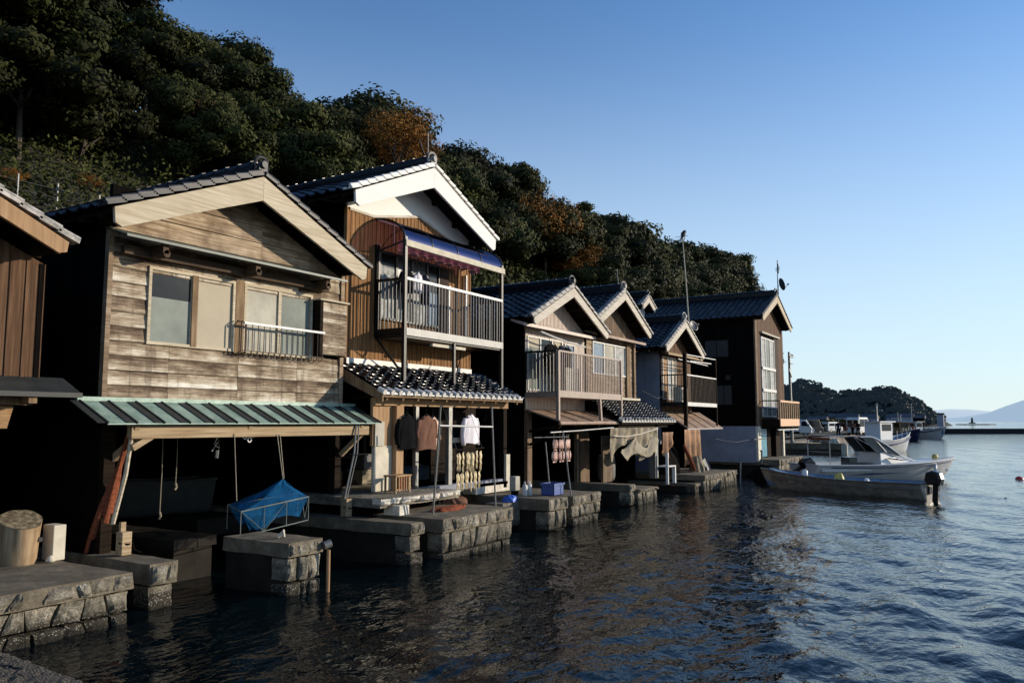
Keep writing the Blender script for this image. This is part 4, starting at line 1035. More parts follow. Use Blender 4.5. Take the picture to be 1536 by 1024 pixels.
def post_block(x, y, z, label):
    h = thing('mooring_post', label, 'post', (x, y, z))
    MB().box(x - .07, x + .07, y - .07, y + .07, z, z + .30).build('block', M['beam_wood'], h, bevel=.008)
    MB().box(x - .035, x + .035, y + .02, y + .07, z + .30, z + .42).build('stub', M['beam_wood'], h)
    mb = MB(); mb.tube([(x - .09, y - .03, z + .16), (x + .02, y - .085, z + .14), (x + .11, y - .02, z + .15), (x + .13, y - .04, z + .05), (x + .2, y - .1, z + .01)], .012, 6); mb.build('rope', M['cloth_dark'], h)
post_block(6.50, 9.95, .56, 'squared wooden mooring post on the narrow pier below the red net')
post_block(10.45, 9.72, .68, 'wooden mooring post on the low pier right of the first dock')
# red net bundle hung from the awning corner
h = thing('fishing_net', 'long rust-red fishing net bundle hanging beside a bare pole at the awning corner', 'net', (6.4, 9.9, .6))
mb = MB()
def netb(u, v):
    a = u * 2 * math.pi; w = .03 + .125 * max(0, (1 - v) - .30) ** .75; r = w * (1 + .22 * math.sin(a * 4 + v * 5) + .12 * math.sin(a * 9))
    return (6.46 + .03 * v + r * 1.1 * math.cos(a), 10.55 - .62 * v + r * .7 * math.sin(a), .56 + v * 1.58)
mb.grid(netb, 26, 30); mb.build('net', M['red_net'], h, smooth=True)
mb = MB(); mb.tube([(6.50, 9.88, 2.15), (6.50, 9.98, 1.6), (6.44, 10.12, .95)], .03, 7); mb.build('pole', M['barge_wood'], h)
# blue net frame
h = thing('net_cage', 'blue drying net on a light frame hung by ropes over the pier', 'net', (8.9, 9.6, .7))
A_, B_, C_, D_ = vec(8.02, 9.5, 1.0), vec(9.2, 9.35, 1.13), vec(9.5, 9.9, 1.14), vec(8.35, 10.2, 1.03)
AP = vec(8.92, 9.62, 1.40); CR = vec(8.1, 9.7, 1.14)
def sag(p, q, u, k): r = Vector(p).lerp(Vector(q), u); r.z -= k * math.sin(math.pi * u); return r
mb = MB()
for (p, q) in ((A_, B_), (B_, C_), (C_, D_), (D_, A_)):
    mb.grid(lambda u, v: tuple(sag(p, q, u, .0).lerp(AP, v) - vec(0, 0, .035 * math.sin(math.pi * v) + .02 * math.sin(9 * u + 5 * v))), 14, 10)
    mb.grid(lambda u, v: tuple(sag(p, q, u, 0).lerp(vec(8.75, 9.65, sag(p, q, u, 0).z), v * .28) - vec(0, .03 * v * math.sin(9 * u), v * .27 + .05 * math.sin(7 * u) * v)), 14, 6)
mb.grid(lambda u, v: tuple(A_.lerp(CR, u).lerp(D_, v)), 5, 5)
mb.build('net', M['blue_net'], h)
mb = MB()
for (p, q) in ((A_, B_), (B_, C_), (C_, D_), (D_, A_)): mb.tube([p, q], .010, 5)
dz = vec(0, 0, -.36)
for p in (A_, B_, C_, D_, A_.lerp(B_, .33), A_.lerp(B_, .66)): mb.tube([p, p + dz], .006, 5)
for (p, q) in ((A_, B_), (B_, C_)): mb.tube([p, p.lerp(q, .33) + dz], .005, 4); mb.tube([p.lerp(q, .66), p.lerp(q, .33) + dz], .005, 4); mb.tube([p + dz, q + dz], .008, 4)
mb.build('frame', M['frosted_blue'], h)
for pts, nm in (([(8.93, 9.8, 2.1), (8.91, 9.62, 1.40)], 'string'), ([(8.99, 9.8, 2.1), (8.93, 9.62, 1.42)], 'string'), ([(8.1, 9.8, 2.12), (8.1, 9.7, 1.14)], 'string')): MB().tube(pts, .007, 5).build('string', M['rope'], h)
# ropes and floats hanging inside the dock
for x, t, z, lab in ((7.75, 11.0, .9, 'thin hanging cord left of the others inside the first dock'), (8.15, 11.2, 1.3, 'short hanging cord with a looped top inside the first dock')):
    mb = MB(); mb.tube([(x, t, 2.2), (x + .01, t, (2.2 + z) / 2), (x, t, z)], .008, 5); mb.tube([(x, t, z + .03), (x + .02, t, z - .03), (x - .01, t, z - .07)], .018, 6)
    tag(mb.build('hanging_cord', M['rope']), lab, 'cord')
mb = MB(); mb.tube([(8.3, 10.4, 2.12), (8.22, 10.4, 1.95), (8.32, 10.4, 1.88), (8.3, 10.4, 2.0), (8.18, 10.4, 1.85)], .012, 5); mb.tube([(8.28, 10.4, 1.86), (8.27, 10.4, 1.74)], .03, 6)
tag(mb.build('pulley_hook', M['dull_steel']), 'tangled cord with a hook under the awning beam', 'hook')
for i, (x, z) in enumerate(((8.42, 2.07), (8.52, 2.02), (8.50, 2.1), (8.60, 2.09))):
    mb = MB(); pts = [(x + .035 * math.cos(a), 9.95 + .01 * i, z + .035 * math.sin(a)) for a in np.linspace(0, 6.28, 11)]; mb.tube(pts, .012, 5)
    tag(mb.build('ring', M['grey_metal']), 'small metal ring in the cluster under the awning beam', 'ring', 'metal rings hanging under the awning beam')
# dim white skiff stored in the dock
def hull_mesh(L, Bm, H, rake=.35, sheer=.25, n=24, m=9, flare=.75, stern=.8, keel=.1):
    """hull along +x (bow), returns outer skin as grid points [n][2m-1]"""
    rows = []
    for i in range(n):
        u = i / (n - 1)
        w = Bm / 2 * (stern + (1 - stern) * math.sin(min(1, u * 2) * math.pi / 2)) * (1 - max(0, (u - .45) / .55) ** 2.3)
        w = max(w, .012)
        zs = H * (1 + sheer * (max(0, u - .3) / .7) ** 2 + .08 * (1 - u) ** 2)
        row = []
        for j in range(-(m - 1), m):
            a = abs(j) / (m - 1)
            y = w * (a ** .55 if a < .5 else (.5 ** .55 + (a - .5) / .5 * (1 - .5 ** .55))) * math.copysign(1, j) * (1 if a else 0)
            z = -keel + (zs + keel) * a ** 1.6 + (max(0, u - .7) / .3) ** 2 * .25 * H * (1 - a)
            x = L * (u - .5) + rake * a * max(0, u - .55) / .45 - (0 if u > .02 else .0)
            row.append((x, y * (1 - (1 - flare) * (1 - a)), z))
        rows.append(row)
    return rows
def add_rows(mb, rows, tone=.5, flip=False):
    n, m = len(rows), len(rows[0]); vs = [p for r in rows for p in r]
    fs = [(i * m + j, i * m + j + 1, (i + 1) * m + j + 1, (i + 1) * m + j) for i in range(n - 1) for j in range(m - 1)]
    mb.add(vs, [f[::-1] for f in fs] if flip else fs, tone)
def make_hull(root, L, Bm, H, mat, inner, gun='hull_white', deck=.0, floor=.12, **k):
    rows = hull_mesh(L, Bm, H, **k); m = len(rows[0]); mb = MB(); add_rows(mb, rows)
    mb.add(rows[0], [tuple(range(m))], .5); hl = mb.build('hull', M[mat], root, smooth=False)
    for p in hl.data.polygons: p.use_smooth = len(p.vertices) == 4
    mb = MB(); inn = []
    for r in rows[1:-1]:
        a, b = r[0], r[-1]; w = max(.005, abs(b[1]) - .05)
        zm = floor + (a[2] - floor) * .5; inn.append([(a[0], -w, a[2] - .004), (a[0], -w * .74, zm), (a[0], -w * .42, floor + .03), (a[0], 0, floor + .02), (a[0], w * .42, floor + .03), (a[0], w * .74, zm), (a[0], w, a[2] - .004)])
    add_rows(mb, inn, flip=False); mb.add(inn[0], [tuple(range(7))], .5); mb.build('inner_hull', M[inner], root)
    mb = MB()
    for sgn in (0, -1): mb.tube([Vector(r[sgn]) for r in rows], .028, 6)
    mb.tube([rows[0][0], rows[0][-1]], .03, 6)
    mb.build('gunwale', M[gun], root)
    return rows
h = thing('skiff', 'dim white skiff stored in the dark first dock', 'boat', (0, 0, 0)); make_hull(h, 2.0, .9, .5, 'skiff_grey', 'black_metal', gun='skiff_grey'); h.location = (9.0, 13.0, .72); h.rotation_euler = (0, 0, R(165))
# rusty pipe and bucket at the pier corner
h = thing('pipe_stand', 'rusty upright pipe topped by a dark drum at the pier corner', 'pipe', (8.42, 8.12, 0))
MB().tube([(8.30, 8.03, -.4), (8.30, 8.03, .54)], .026, 10).build('pipe', M['tan_panel'], h)
mb = MB(); mb.tube([(8.25, 8.07, .60), (8.34, 8.03, .63)], .055, 14); mb.build('drum', M['dull_steel'], h)
tag(MB().tube([(7.9, 8.6, .72), (7.96, 8.55, .80), (7.92, 8.5, .72)], .022, 7).build('mooring_ring', M['block_white']), 'pale mooring ring on the pier under the blue net', 'ring')
# leaning pole by the second mooring post
tag(MB().tube([(10.4, 9.72, .98), (10.62, 9.72, 1.75), (10.75, 9.8, 2.3)], .018, 6).tube([(10.46, 9.72, .98), (10.7, 9.72, 1.75), (10.82, 9.8, 2.3)], .012, 6).build('leaning_pole', M['dull_steel']), 'pair of thin poles leaning at the right end of the green awning', 'pole')
# clothes-pole frame on the landing
h = thing('drying_frame', 'bare metal pole frame with a crossbar standing on the clothes landing', 'rack', (12.1, 8.4, .69))
MB().tube([(11.40, 8.58, .69), (11.18, 8.27, 2.56)], .017, 7).tube([(11.44, 8.60, .69), (11.30, 8.34, 2.3)], .014, 6).tube([(13.0, 8.30, .69), (12.92, 8.34, 2.58)], .017, 7).build('mast', M['dull_steel'], h)
MB().tube([(11.2, 8.3, 2.23), (12.93, 8.33, 2.2)], .016, 7).build('crossbar', M['white_metal'], h)
mb = MB(); mb.tube([(10.85, 8.8, 1.02), (12.3, 8.7, 1.02)], .006, 4); mb.build('string', M['rope'], h)
def hanger(root, x, y, z, top):
    mb = MB(); mb.tube([(x, y, top), (x, y, z + .03), (x - .03, y, z + .06)], .005, 4); mb.tube([(x - .19, y, z - .07), (x, y, z + .02), (x + .19, y, z - .07)], .008, 5); mb.build('hanger', M['black_metal'], root)
def garment(label, x, y, ztop, w, hgt, mat, sleeve=.55, hang=2.66, seed=1, flare=1.05, cat='jacket', name='hung_jacket'):
    rg = random.Random(seed); h = thing(name, label, cat, (x, y, ztop)); mb = MB(); ph = [rg.uniform(0, 6) for _ in range(4)]
    def body(u, v):
        a = u * 2 * math.pi; ww = w / 2 * (.42 + .58 * min(1, v * 7) ** .6) * (1 + (flare - 1) * v)
        d = .075 * (.5 + .5 * min(1, v * 4)); f = 1 + .16 * v * math.sin(a * 5 + ph[0] + v * 2) + .07 * v * math.sin(a * 11 + ph[1])
        return (x + ww * math.cos(a), y + d * f * math.sin(a), ztop - v * hgt - (.06 * abs(math.cos(a)) if v < .12 else 0) + .012 * math.sin(a * 3 + ph[2]) * v)
    mb.grid(body, 40, 14); mb.build('body_cloth', M[mat], h, smooth=True)
    for sg in (-1, 1):
        mb = MB(); mb.tube([(x + sg * w * .40, y, ztop - .10), (x + sg * (w * .49), y + .01, ztop - .22), (x + sg * w * .53, y + .02, ztop - .22 - sleeve * .45), (x + sg * w * .52, y, ztop - .16 - sleeve)], [.05, .062, .055, .045], 9)
        mb.build('sleeve', M[mat], h, smooth=True)
    hanger(h, x, y, ztop, hang)
    return h
garment('black long-sleeved jacket hanging at the left under the pent roof', 12.14, 9.78, 2.44, .50, .66, 'cloth_black', .42, 2.62, 1)
garment('wide dark brown coat hanging next to the black jacket', 12.74, 9.76, 2.43, .56, .68, 'cloth_brown', .3, 2.62, 2, 1.15)
garment('pinkish patterned shirt hanging behind the brown coat', 13.08, 9.86, 2.40, .40, .62, 'cloth_pink', .3, 2.62, 3, cat='shirt', name='hung_shirt')
garment('white shirt hanging right of the crossbar centre above a small shelf', 14.2, 9.7, 2.46, .50, .62, 'cloth_white', .5, 2.62, 4, cat='shirt', name='hung_shirt')
garment('dark small top hanging just left of the white shirt', 13.88, 9.92, 2.2, .24, .45, 'cloth_black', .2, 2.6, 5, cat='shirt', name='hung_shirt')
for i, x in enumerate((14.95, 15.25, 12.2)):
    mb = MB(); mb.tube([(x, 9.8, 2.62), (x, 9.8, 2.45)], .004, 4); mb.tube([(x - .08, 9.8, 2.3), (x, 9.8, 2.45), (x + .08, 9.8, 2.3)], .006, 4)
    tag(mb.build('clothes_hanger', M['black_metal']), 'empty dark clothes hanger under the pent roof eave', 'hanger', 'empty clothes hangers under the eave')
# dried squid in two rows on a stick
h0 = thing('squid_rack', 'dark stick hung by cords carrying the dried squid', 'rack', (13.4, 9.2, 1.72))
MB().tube([(12.95, 9.2, 1.74), (13.95, 9.2, 1.76)], .014, 6).build('stick', M['dark_beam'], h0)
for x in (13.0, 13.9): MB().tube([(x, 9.2, 1.74), (x + .05, 9.6, 2.62)], .005, 4).build('string', M['rope'], h0)
def squid():
    h = thing('dried_squid', 'pale split dried squid in the hanging rows', 'squid', (0, 0, 0), 'dried squid hanging in rows from the stick')
    mb = MB(); mb.grid(lambda u, v: ((u - .5) * .115 * (1.15 - .5 * abs(v - .35)) * (1 if v > .08 else .3), .012 * math.sin(u * 9) + .006 * math.sin(v * 11), -.02 - v * .26), 9, 10); mb.build('mantle', M['squid_flesh'], h, smooth=True, thick=.006)
    for k in range(5):
        x = (k - 2) * .018; mb = MB(); mb.tube([(x, 0, -.27), (x * 1.3 + .004, .01, -.34), (x * 1.5, 0, -.40 - .02 * (k % 2))], [.009, .007, .003], 5); mb.build('arm', M['squid_flesh'], h)
    return h
sq = squid(); first = True; rg = random.Random(4)
for r, z in ((0, 1.72), (1, 1.32)):
    for k in range(6):
        x = 13.04 + k * .155 + rg.uniform(-.015, .015)
        o = sq if first else dup(sq); first = False
        o.location = (x, 9.18 + .03 * r, z + rg.uniform(-.02, .02)); o.rotation_euler = (0, 0, rg.uniform(-.5, .5)); o.scale = (1, 1, rg.uniform(.9, 1.05))
# stool, red nets, blue bag
h = thing('stool', 'small wooden stool draped with red cloth on the raised stone step', 'stool', (11.6, 9.55, 1.0))
MB().box(11.38, 11.84, 9.4, 9.7, 1.30, 1.33).build('seat', M['tan_panel'], h, bevel=.006)
mb = MB()
for x in (11.41, 11.81):
    for t in (9.43, 9.67): mb.beam((x, t, 1.0), (x, t, 1.3), .03, .03)
mb.build('leg', M['beam_wood'], h)
mb = MB()
for k in range(5): mb.beam((11.47 + k * .07, 9.4, 1.05), (11.47 + k * .07, 9.4, 1.3), .022, .015)
mb.build('slat', M['tan_panel'], h)
MB().grid(lambda u, v: (11.44 + u * .34, 9.44 + .02 * math.sin(u * 14), 1.31 - v * .24 + .01 * math.sin(u * 9)), 12, 5).build('red_cloth', M['red_net'], h)
def heap(name, lab, cat, x, y, z, sx, sy, sz, mat, seed, group=None):
    rg = random.Random(seed); mb = MB()
    ph = [rg.uniform(0, 6) for _ in range(8)]
    def f(u, v):
        a = u * 2 * math.pi; b = v * math.pi / 2; k = 1 + .16 * math.sin(3 * a + ph[0]) + .1 * math.sin(7 * a + ph[1] + 6 * v) + .07 * math.sin(13 * a + ph[2] + 9 * v)
        return (x + sx * math.cos(a) * math.cos(b) * k, y + sy * math.sin(a) * math.cos(b) * k, z + sz * math.sin(b) * (1 + .18 * math.sin(5 * a + ph[3]) * math.cos(b)))
    mb.grid(f, 44, 14); return tag(mb.build(name, M[mat], smooth=True), lab, cat, group)
heap('net_heap', 'long low heap of red net on the landing behind the poles', 'net', 12.1, 9.0 - .25, .69, .5, .15, .08, 'red_net', 1)
heap('net_heap', 'rounder dark red net heap at the right end of the step', 'net', 13.15, 9.35, .69, .30, .2, .15, 'cloth_brown', 2)
heap('blue_bag', 'small bright blue bag lying beside the crate pier', 'bag', 14.78, 9.05, .6, .20, .12, .14, 'blue_bag', 3)
tag(MB().box(14.3, 15.0, 8.95, 9.4, .1, .6).build('stone_block', M['pier_stone'], bevel=.02), 'dark stone block under the blue bag', 'block')
# crate, bottles, container
h = thing('plastic_crate', 'blue plastic crate on the pier between two poles', 'crate', (15.62, 8.62, .69))
mb = MB(); x0, x1, y0, y1, z0, z1 = 15.55, 16.0, 8.42, 8.74, .69, .95
for a, b, c, d in ((x0, x1, y0, y0 + .012), (x0, x1, y1 - .012, y1), (x0, x0 + .012, y0, y1), (x1 - .012, x1, y0, y1)): mb.box(a, b, c, d, z0, z1)
mb.box(x0, x1, y0, y1, z0, z0 + .012); mb.build('tub', M['blue_crate'], h)
mb = MB()
for a, b, c, d in ((x0 - .02, x1 + .02, y0 - .02, y0), (x0 - .02, x1 + .02, y1, y1 + .02), (x0 - .02, x0, y0, y1), (x1, x1 + .02, y0, y1)): mb.box(a, b, c, d, z1 - .04, z1 + .003)
mb.box(x0 + .05, x1 - .05, y0 - .006, y0, z0 + .08, z0 + .1); mb.build('rim', M['blue_crate'], h)
def bottle(x, y, lab, k=1.):
    h = thing('bottle', lab, 'bottle', (x, y, .69)); MB().lathe((x, y, .69), [(.055 * k, 0), (.06 * k, .02), (.06 * k, .2 * k), (.045 * k, .24 * k), (.018 * k, .265 * k), (.018 * k, .28 * k)], 14).build('body', M['bottle_white'], h, smooth=True)
    MB().lathe((x, y, .69 + .28 * k), [(.022 * k, 0), (.022 * k, .03)], 10).build('cap', M['paint_white'], h)
bottle(15.20, 8.95, 'white bottle left of its twin on the crate pier'); bottle(15.36, 8.93, 'white bottle nearest the blue crate')
h = thing('water_can', 'tall whitish container with a dark band behind the bottles', 'container', (15.3, 9.3, .69)); MB().box(15.22, 15.42, 9.2, 9.36, .78, 1.1).build('body', M['frosted_grey'], h, bevel=.02); MB().box(15.26, 15.38, 9.22, 9.34, .69, .78).build('foot', M['dark_beam'], h)
tag(MB().box(15.42, 15.56, 9.02, 9.12, .69, .76).build('foam_piece', M['block_white'], bevel=.01), 'low white foam piece between the bottles and the crate', 'foam')
# fish drying frame of the third house
h = thing('fish_frame', 'thin pole frame with a long crossbar reaching under the rusty awning', 'rack', (16, 8.5, .7))
MB().tube([(16.02, 8.25, .68), (15.98, 8.42, 2.1)], .016, 6).tube([(15.62, 8.55, .68), (15.50, 8.60, 1.85)], .014, 6).build('mast', M['dull_steel'], h)
MB().tube([(15.70, 8.58, 2.06), (17.6, 8.85, 2.08), (20.9, 9.4, 2.13)], .014, 6).build('crossbar', M['white_metal'], h)
mb = MB(); mb.tube([(15.35, 8.8, 1.95), (16.6, 8.6, 1.95)], .01, 5); mb.build('lower_bar', M['dull_steel'], h)
fp = None; rg = random.Random(6)
for r, z in ((0, 1.92), (1, 1.66)):
    for k in range(6):
        if fp is None:
            fp = thing('hung_fish', 'split pinkish fish drying in the hanging rows', 'fish', (0, 0, 0), 'split fish drying under the rusty awning')
            MB().grid(lambda u, v: (.075 * math.sin(math.pi * (.1 + .8 * v)) * (u - .5) * 2, .02 * math.cos(u * 6), -.03 - v * .2), 8, 9).build('fillet', M['fish_flesh'], fp, smooth=True, thick=.012)
            MB().tube([(0, 0, .1), (0, 0, -.03)], .004, 4).build('string', M['rope'], fp)
            MB().grid(lambda u, v: ((u - .5) * (.03 + .06 * v), 0, -.22 - v * .05), 3, 3).build('tail', M['fish_flesh'], fp)
            o = fp
        else: o = dup(fp)
        o.location = (15.84 + k * .16 + rg.uniform(-.02, .02), 8.58 + .03 * (k % 2), z); o.rotation_euler = (0, 0, rg.uniform(-.6, .6))
# canvas of the fourth house
h = thing('canvas_awning', 'ragged wavy-edged canvas hanging from a pale pole over the fourth dock', 'canvas', (22.5, 9.5, 1.9))
def cvs(u, v):
    x = 20.75 + u * 3.5; bot = .50 + .30 * math.sin(u * 9 + 2.2) * (1 - .3 * u) + .06 * math.sin(u * 31)
    return (x, 9.42 + .06 * math.sin(u * 22) * v + .03 * math.sin(u * 47 + v * 3), 2.12 - v * max(.18, bot + .22))
MB().grid(cvs, 90, 16).build('cloth', M['canvas'], h, smooth=True, thick=.01)
MB().tube([(20.75, 9.34, 1.90), (21.7, 9.33, 1.86), (22.6, 9.33, 1.92), (23.4, 9.34, 2.0), (24.2, 9.35, 2.08)], .02, 6).build('pole', M['barge_pale'], h)
def net2(u, v): return (21.4 + u * 2.7, 9.36 + .05 * math.sin(u * 17 + v * 4), 1.66 - .16 * math.sin(u * 11 + 1) - v * (.22 + .26 * abs(math.sin(u * 5.2))))
MB().grid(net2, 70, 8).build('net_fringe', M['rope'], h, smooth=True, thick=.015)
# stuff under the fifth house's awning
h = thing('tarpaulin', 'brown stained tarpaulin hanging at the right side under the sheet awning', 'tarpaulin', (28.3, 9.6, 1.3))
MB().grid(lambda u, v: (27.1 + u * 1.7, 9.5 + .07 * math.sin(u * 19) * (.3 + v) , 2.02 - v * (1.35 - .25 * math.sin(u * 3.1))), 50, 14).build('cloth', M['tarp_brown'], h, smooth=True, thick=.01)
h = thing('tarpaulin', 'small brown cloth hanging left of the dark heap under the sheet awning', 'tarpaulin', (25.4, 9.5, 1.7))
MB().grid(lambda u, v: (25.0 + u * 1.0, 9.5 + .06 * math.sin(u * 15) * (.3 + v), 1.95 - v * (.55 + .3 * math.sin(u * 5))), 30, 10).build('cloth', M['tarp_brown'], h, smooth=True, thick=.01)
heap('net_heap', 'tall dark heap of nets under the sheet awning', 'net', 26.3, 9.9, .54, .6, .4, 1.0, 'cloth_dark', 5)
heap('net_heap', 'grey-brown rounded net heap at the right of the long landing', 'net', 27.7, 9.3, .54, .28, .25, .55, 'canvas', 6)
heap('net_heap', 'low dark bundle at the back corner of the long landing', 'net', 28.9, 9.5, .54, .5, .3, .4, 'cloth_navy', 7)
tag(MB().tube([(26.7, 9.4, 1.5), (26.95, 9.3, 1.1), (27.2, 9.25, .8), (27.25, 9.2, .6)], [.05, .07, .06, .05], 8).build('rolled_net', M['red_net']), 'dark red rolled net leaning in front of the dark heap', 'net')
h = thing('side_table', 'small white table at the left end of the long landing', 'table', (25.1, 9.4, .3))
MB().box(24.75, 25.5, 9.25, 9.6, .84, .88).build('tabletop', M['paint_white'], h); MB().box(25.42, 25.5, 9.25, 9.35, .3, .84).box(24.77, 24.83, 9.25, 9.33, .3, 1.3).build('leg', M['paint_white'], h)
tag(MB().beam((28.7, 9.2, .54), (28.5, 9.3, .95), .03, .14).build('leaning_board', M['concrete_white']), 'pale board leaning on the dark bundle', 'board')
for i, (x, y, hh, lab) in enumerate(((30.6, 8.6, 1.1, 'thin stake standing in the water right of the long landing'), (31.8, 8.1, 1.5, 'slightly taller stake in the water near the dark net float'))):
    tag(MB().tube([(x, y, -.4), (x + .08, y - .03, hh - .3), (x + .02, y, hh - .35)], .035, 6).build('stake', M['dull_steel']), lab, 'stake')
heap('float_bundle', 'dark red-bottomed float bundle in the water left of the small boat', 'float', 31.6, 8.0, -.1, .35, .25, .75, 'cloth_dark', 8)
heap('weed_heap', 'dark weedy rocks at the water by the tall house', 'rock', 33.8, 8.6, -.1, .8, .5, .45, 'cloth_dark', 9)
# clothes on balconies
for i, (x, m, w, hh) in enumerate(((18.7, 'cloth_black', .5, .75), (19.1, 'cloth_navy', .42, .7), (19.45, 'cloth_black', .4, .55), (18.45, 'cloth_dark', .4, .8))):
    garment(['black hooded coat on the brown balcony, left part', 'navy jacket second from the right on the brown balcony', 'short black top furthest right on the brown balcony', 'dark long coat furthest left on the brown balcony'][i], x, 10.1, 4.35, w, hh, m, .45, 4.5, 30 + i)
tag(MB().tube([(17.98, 10.1, 4.62), (18.6, 10.1, 4.55), (19.5, 10.1, 4.47), (20.6, 10.1, 4.42)], .022, 6).build('laundry_pole', M['white_metal']), 'bent white laundry pole above the brown balcony', 'pole')
for i, (x, m, w, hh) in enumerate(((12.85, 'cloth_black', .35, .5), (13.45, 'cloth_navy', .22, .65), (13.2, 'cloth_white', .2, .45))):
    garment(['dark garment on the steel balcony, leftmost', 'narrow dark garment on the steel balcony, rightmost', 'thin pale garment on the steel balcony, middle'][i], x, 10.4, 5.45, w, hh, m, .3, 5.75, 40 + i, name='hung_garment', cat='garment')

# dim gear inside the open docks
def barrel(x, y, z, m, lab):
    h = thing('barrel', lab, 'barrel', (x, y, z)); MB().lathe((x, y, z), [(.24, 0), (.27, .1), (.28, .35), (.27, .6), (.24, .72)], 18).build('body', M[m], h, smooth=True); MB().lathe((x, y, z), [(.245, .72), (.25, .75)], 18).build('lid', M['dull_steel'], h)
barrel(18.9, 11.3, .5, 'boat_blue', 'dim blue barrel inside the dock under the rusty awning'); barrel(23.0, 10.6, .5, 'bar_grey', 'dim grey barrel behind the ragged canvas')
for i, (x, y, z, m, lab) in enumerate(((13.0, 11.6, 1.0, 'canvas', 'stacked dim box behind the hung clothes, lower one'), (13.05, 11.6, 1.32, 'bar_grey', 'stacked dim box behind the hung clothes, upper one'), (14.6, 11.4, 1.0, 'boat_blue', 'dim blue box behind the dried squid'))):
    h = thing('storage_box', lab, 'box', (x, y, z)); MB().box(x - .28, x + .28, y - .2, y + .2, z, z + .27).build('body', M[m], h, bevel=.01); MB().box(x - .3, x + .3, y - .22, y + .22, z + .27, z + .30).build('lid', M[m], h)
h = thing('storage_shelf', 'dim plank shelf against the back of the pillar house ground floor', 'shelf', (13.5, 12.5, 1))
for z in (1.5, 1.95): MB().box(12.3, 15.3, 12.3, 12.7, z, z + .04).build('plank', M['grey_boards'], h)
mb = MB()
for x in (12.3, 13.8, 15.26): mb.box(x, x + .05, 12.32, 12.37, 1.0, 2.3)
mb.build('leg', M['grey_boards'], h)
MB().box(9.2, 10.9, 12.0, 15, .3, .6).build('ledge', M['shade_stone'], thing('dock_ledge', 'dim ledge along the right wall inside the first dock', 'ledge', (10, 12, .3)))
for pts, lab in (([(25.5, 10.4, 3.35), (26.4, 10.2, 3.1), (27.7, 10.5, 3.2)], 'thin sagging cable between the fourth and fifth houses'), ([(31.3, 9.7, 1.62), (33, 9.4, 1.45), (34.84, 9.2, 1.55)], 'thin cable crossing in front of the bluish foundation wall')): tag(MB().tube(pts, .008, 4).build('cable', M['dull_steel']), lab, 'cable')
# ================================================================ quay
mb = MB(); QP = [(62.6, 16.5), (61.3, 9.6), (62.3, 14.2), (100, 15.6), (131, 18.3), (200, 22), (200, 60), (62, 60)]
mb.prism([(a, b, -.5) for a, b in QP], (0, 0, 1.2)); tag(mb.build('quay', M['asphalt']), kind='structure')
mb = MB(); mb.box(61.15, 61.5, 9.62, 16.6, .3, .74); tag(mb.build('quay_kerb', M['pier_concrete']), kind='structure')
MBm = MB(); MBm.box(61.1, 61.3, 9.5, 9.9, -.2, .68); tag(MBm.build('fender', M['block_white'], bevel=.03), 'pale fender block on the near corner of the quay', 'fender')
rg = random.Random(3)
for i in range(5):
    heap('rock', 'pale stone lying on the near corner of the quay', 'rock', 61.8 + i * 1.1, 10.6 + .5 * i + rg.uniform(-.3, .3), .7, .35, .35, .38, 'block_white' if i % 2 == 0 else 'canvas', 60 + i, 'pale stones on the quay corner')
mb = MB(); mb.prism([(174, 13.6, -1), (174, 9, -1), (196, -20, -1), (250, -90, -1), (252, -90, -1), (198, -18, -1), (177, 13.6, -1)], (0, 0, 1.95)); tag(mb.build('breakwater', M['breakwater_dark']), 'long low dark breakwater crossing the bay', 'breakwater')

# ================================================================ boats
def outboard(root, x, y, z, tilt=0., k=1.):
    def rot(p):
        dx, dz = p[0] * k, p[2] * k; return (x + dx * math.cos(tilt) - dz * math.sin(tilt), y + p[1] * k, z + dx * math.sin(tilt) + dz * math.cos(tilt))
    mb = MB()
    prof = [(-.30, .18), (-.34, .38), (-.28, .56), (-.05, .62), (.14, .54), (.18, .30), (.10, .16)]
    for i, (w) in enumerate((.13, .16)): pass
    vs = []
    for sgn, s in ((-1, .82), (-1, 1), (1, 1), (1, .82)):
        for (a, b) in prof: ca, cb = -.08, .38; vs.append(rot((ca + (a - ca) * (s if s == 1 else .8), sgn * (.11 if s == 1 else .165), cb + (b - cb) * (s if s == 1 else .8))))
    n = len(prof); order = [1, 0, 3, 2]; vs2 = vs[0:n] + vs[n:2 * n] + vs[2 * n:3 * n] + vs[3 * n:]
    fs = [tuple(range(n))[::-1], tuple(range(3 * n, 4 * n))]
    seq = [0, 1, 2, 3]
    for q in range(3):
        for i in range(n): j = (i + 1) % n; fs.append((q * n + i, q * n + j, (q + 1) * n + j, (q + 1) * n + i))
    mb.add(vs2, fs, .5); m = mb.build('outboard_motor', M['outboard_black'], root, bevel=.012)
    mb = MB(); mb.beam(rot((-.14, 0, .2)), rot((-.12, 0, -.45)), .09, .16, up=(1, 0, 0)); mb.beam(rot((.05, 0, .12)), rot((.05, 0, -.12)), .16, .06, up=(1, 0, 0)); mb.beam(rot((-.24, 0, -.42)), rot((.0, 0, -.42)), .07, .07)
    mb.build('motor_leg', M['outboard_black'], m)
    mb = MB()
    for q in range(3):
        a = q * 2.09; mb.beam(rot((-.26, 0, -.42)), rot((-.27, .11 * math.cos(a), -.42 + .11 * math.sin(a))), .05, .012, up=(1, 0, 0))
    mb.build('propeller', M['yellow_float'], m)
random.seed(31)
h = thing('rowing_skiff', 'long narrow open grey skiff with a black outboard motor, moored bow to the stone landing', 'boat', (0, 0, 0))
rows = make_hull(h, 5.3, 1.35, .47, 'hull_cream', 'boat_blue', gun='dull_steel', sheer=.45, rake=.5, stern=.82, floor=.10)
mb = MB()
for sgn in (0, -1): mb.tube([Vector((r[sgn][0], r[sgn][1] * 1.005, r[sgn][2] - .16)) for r in rows[:-2]], .016, 5)
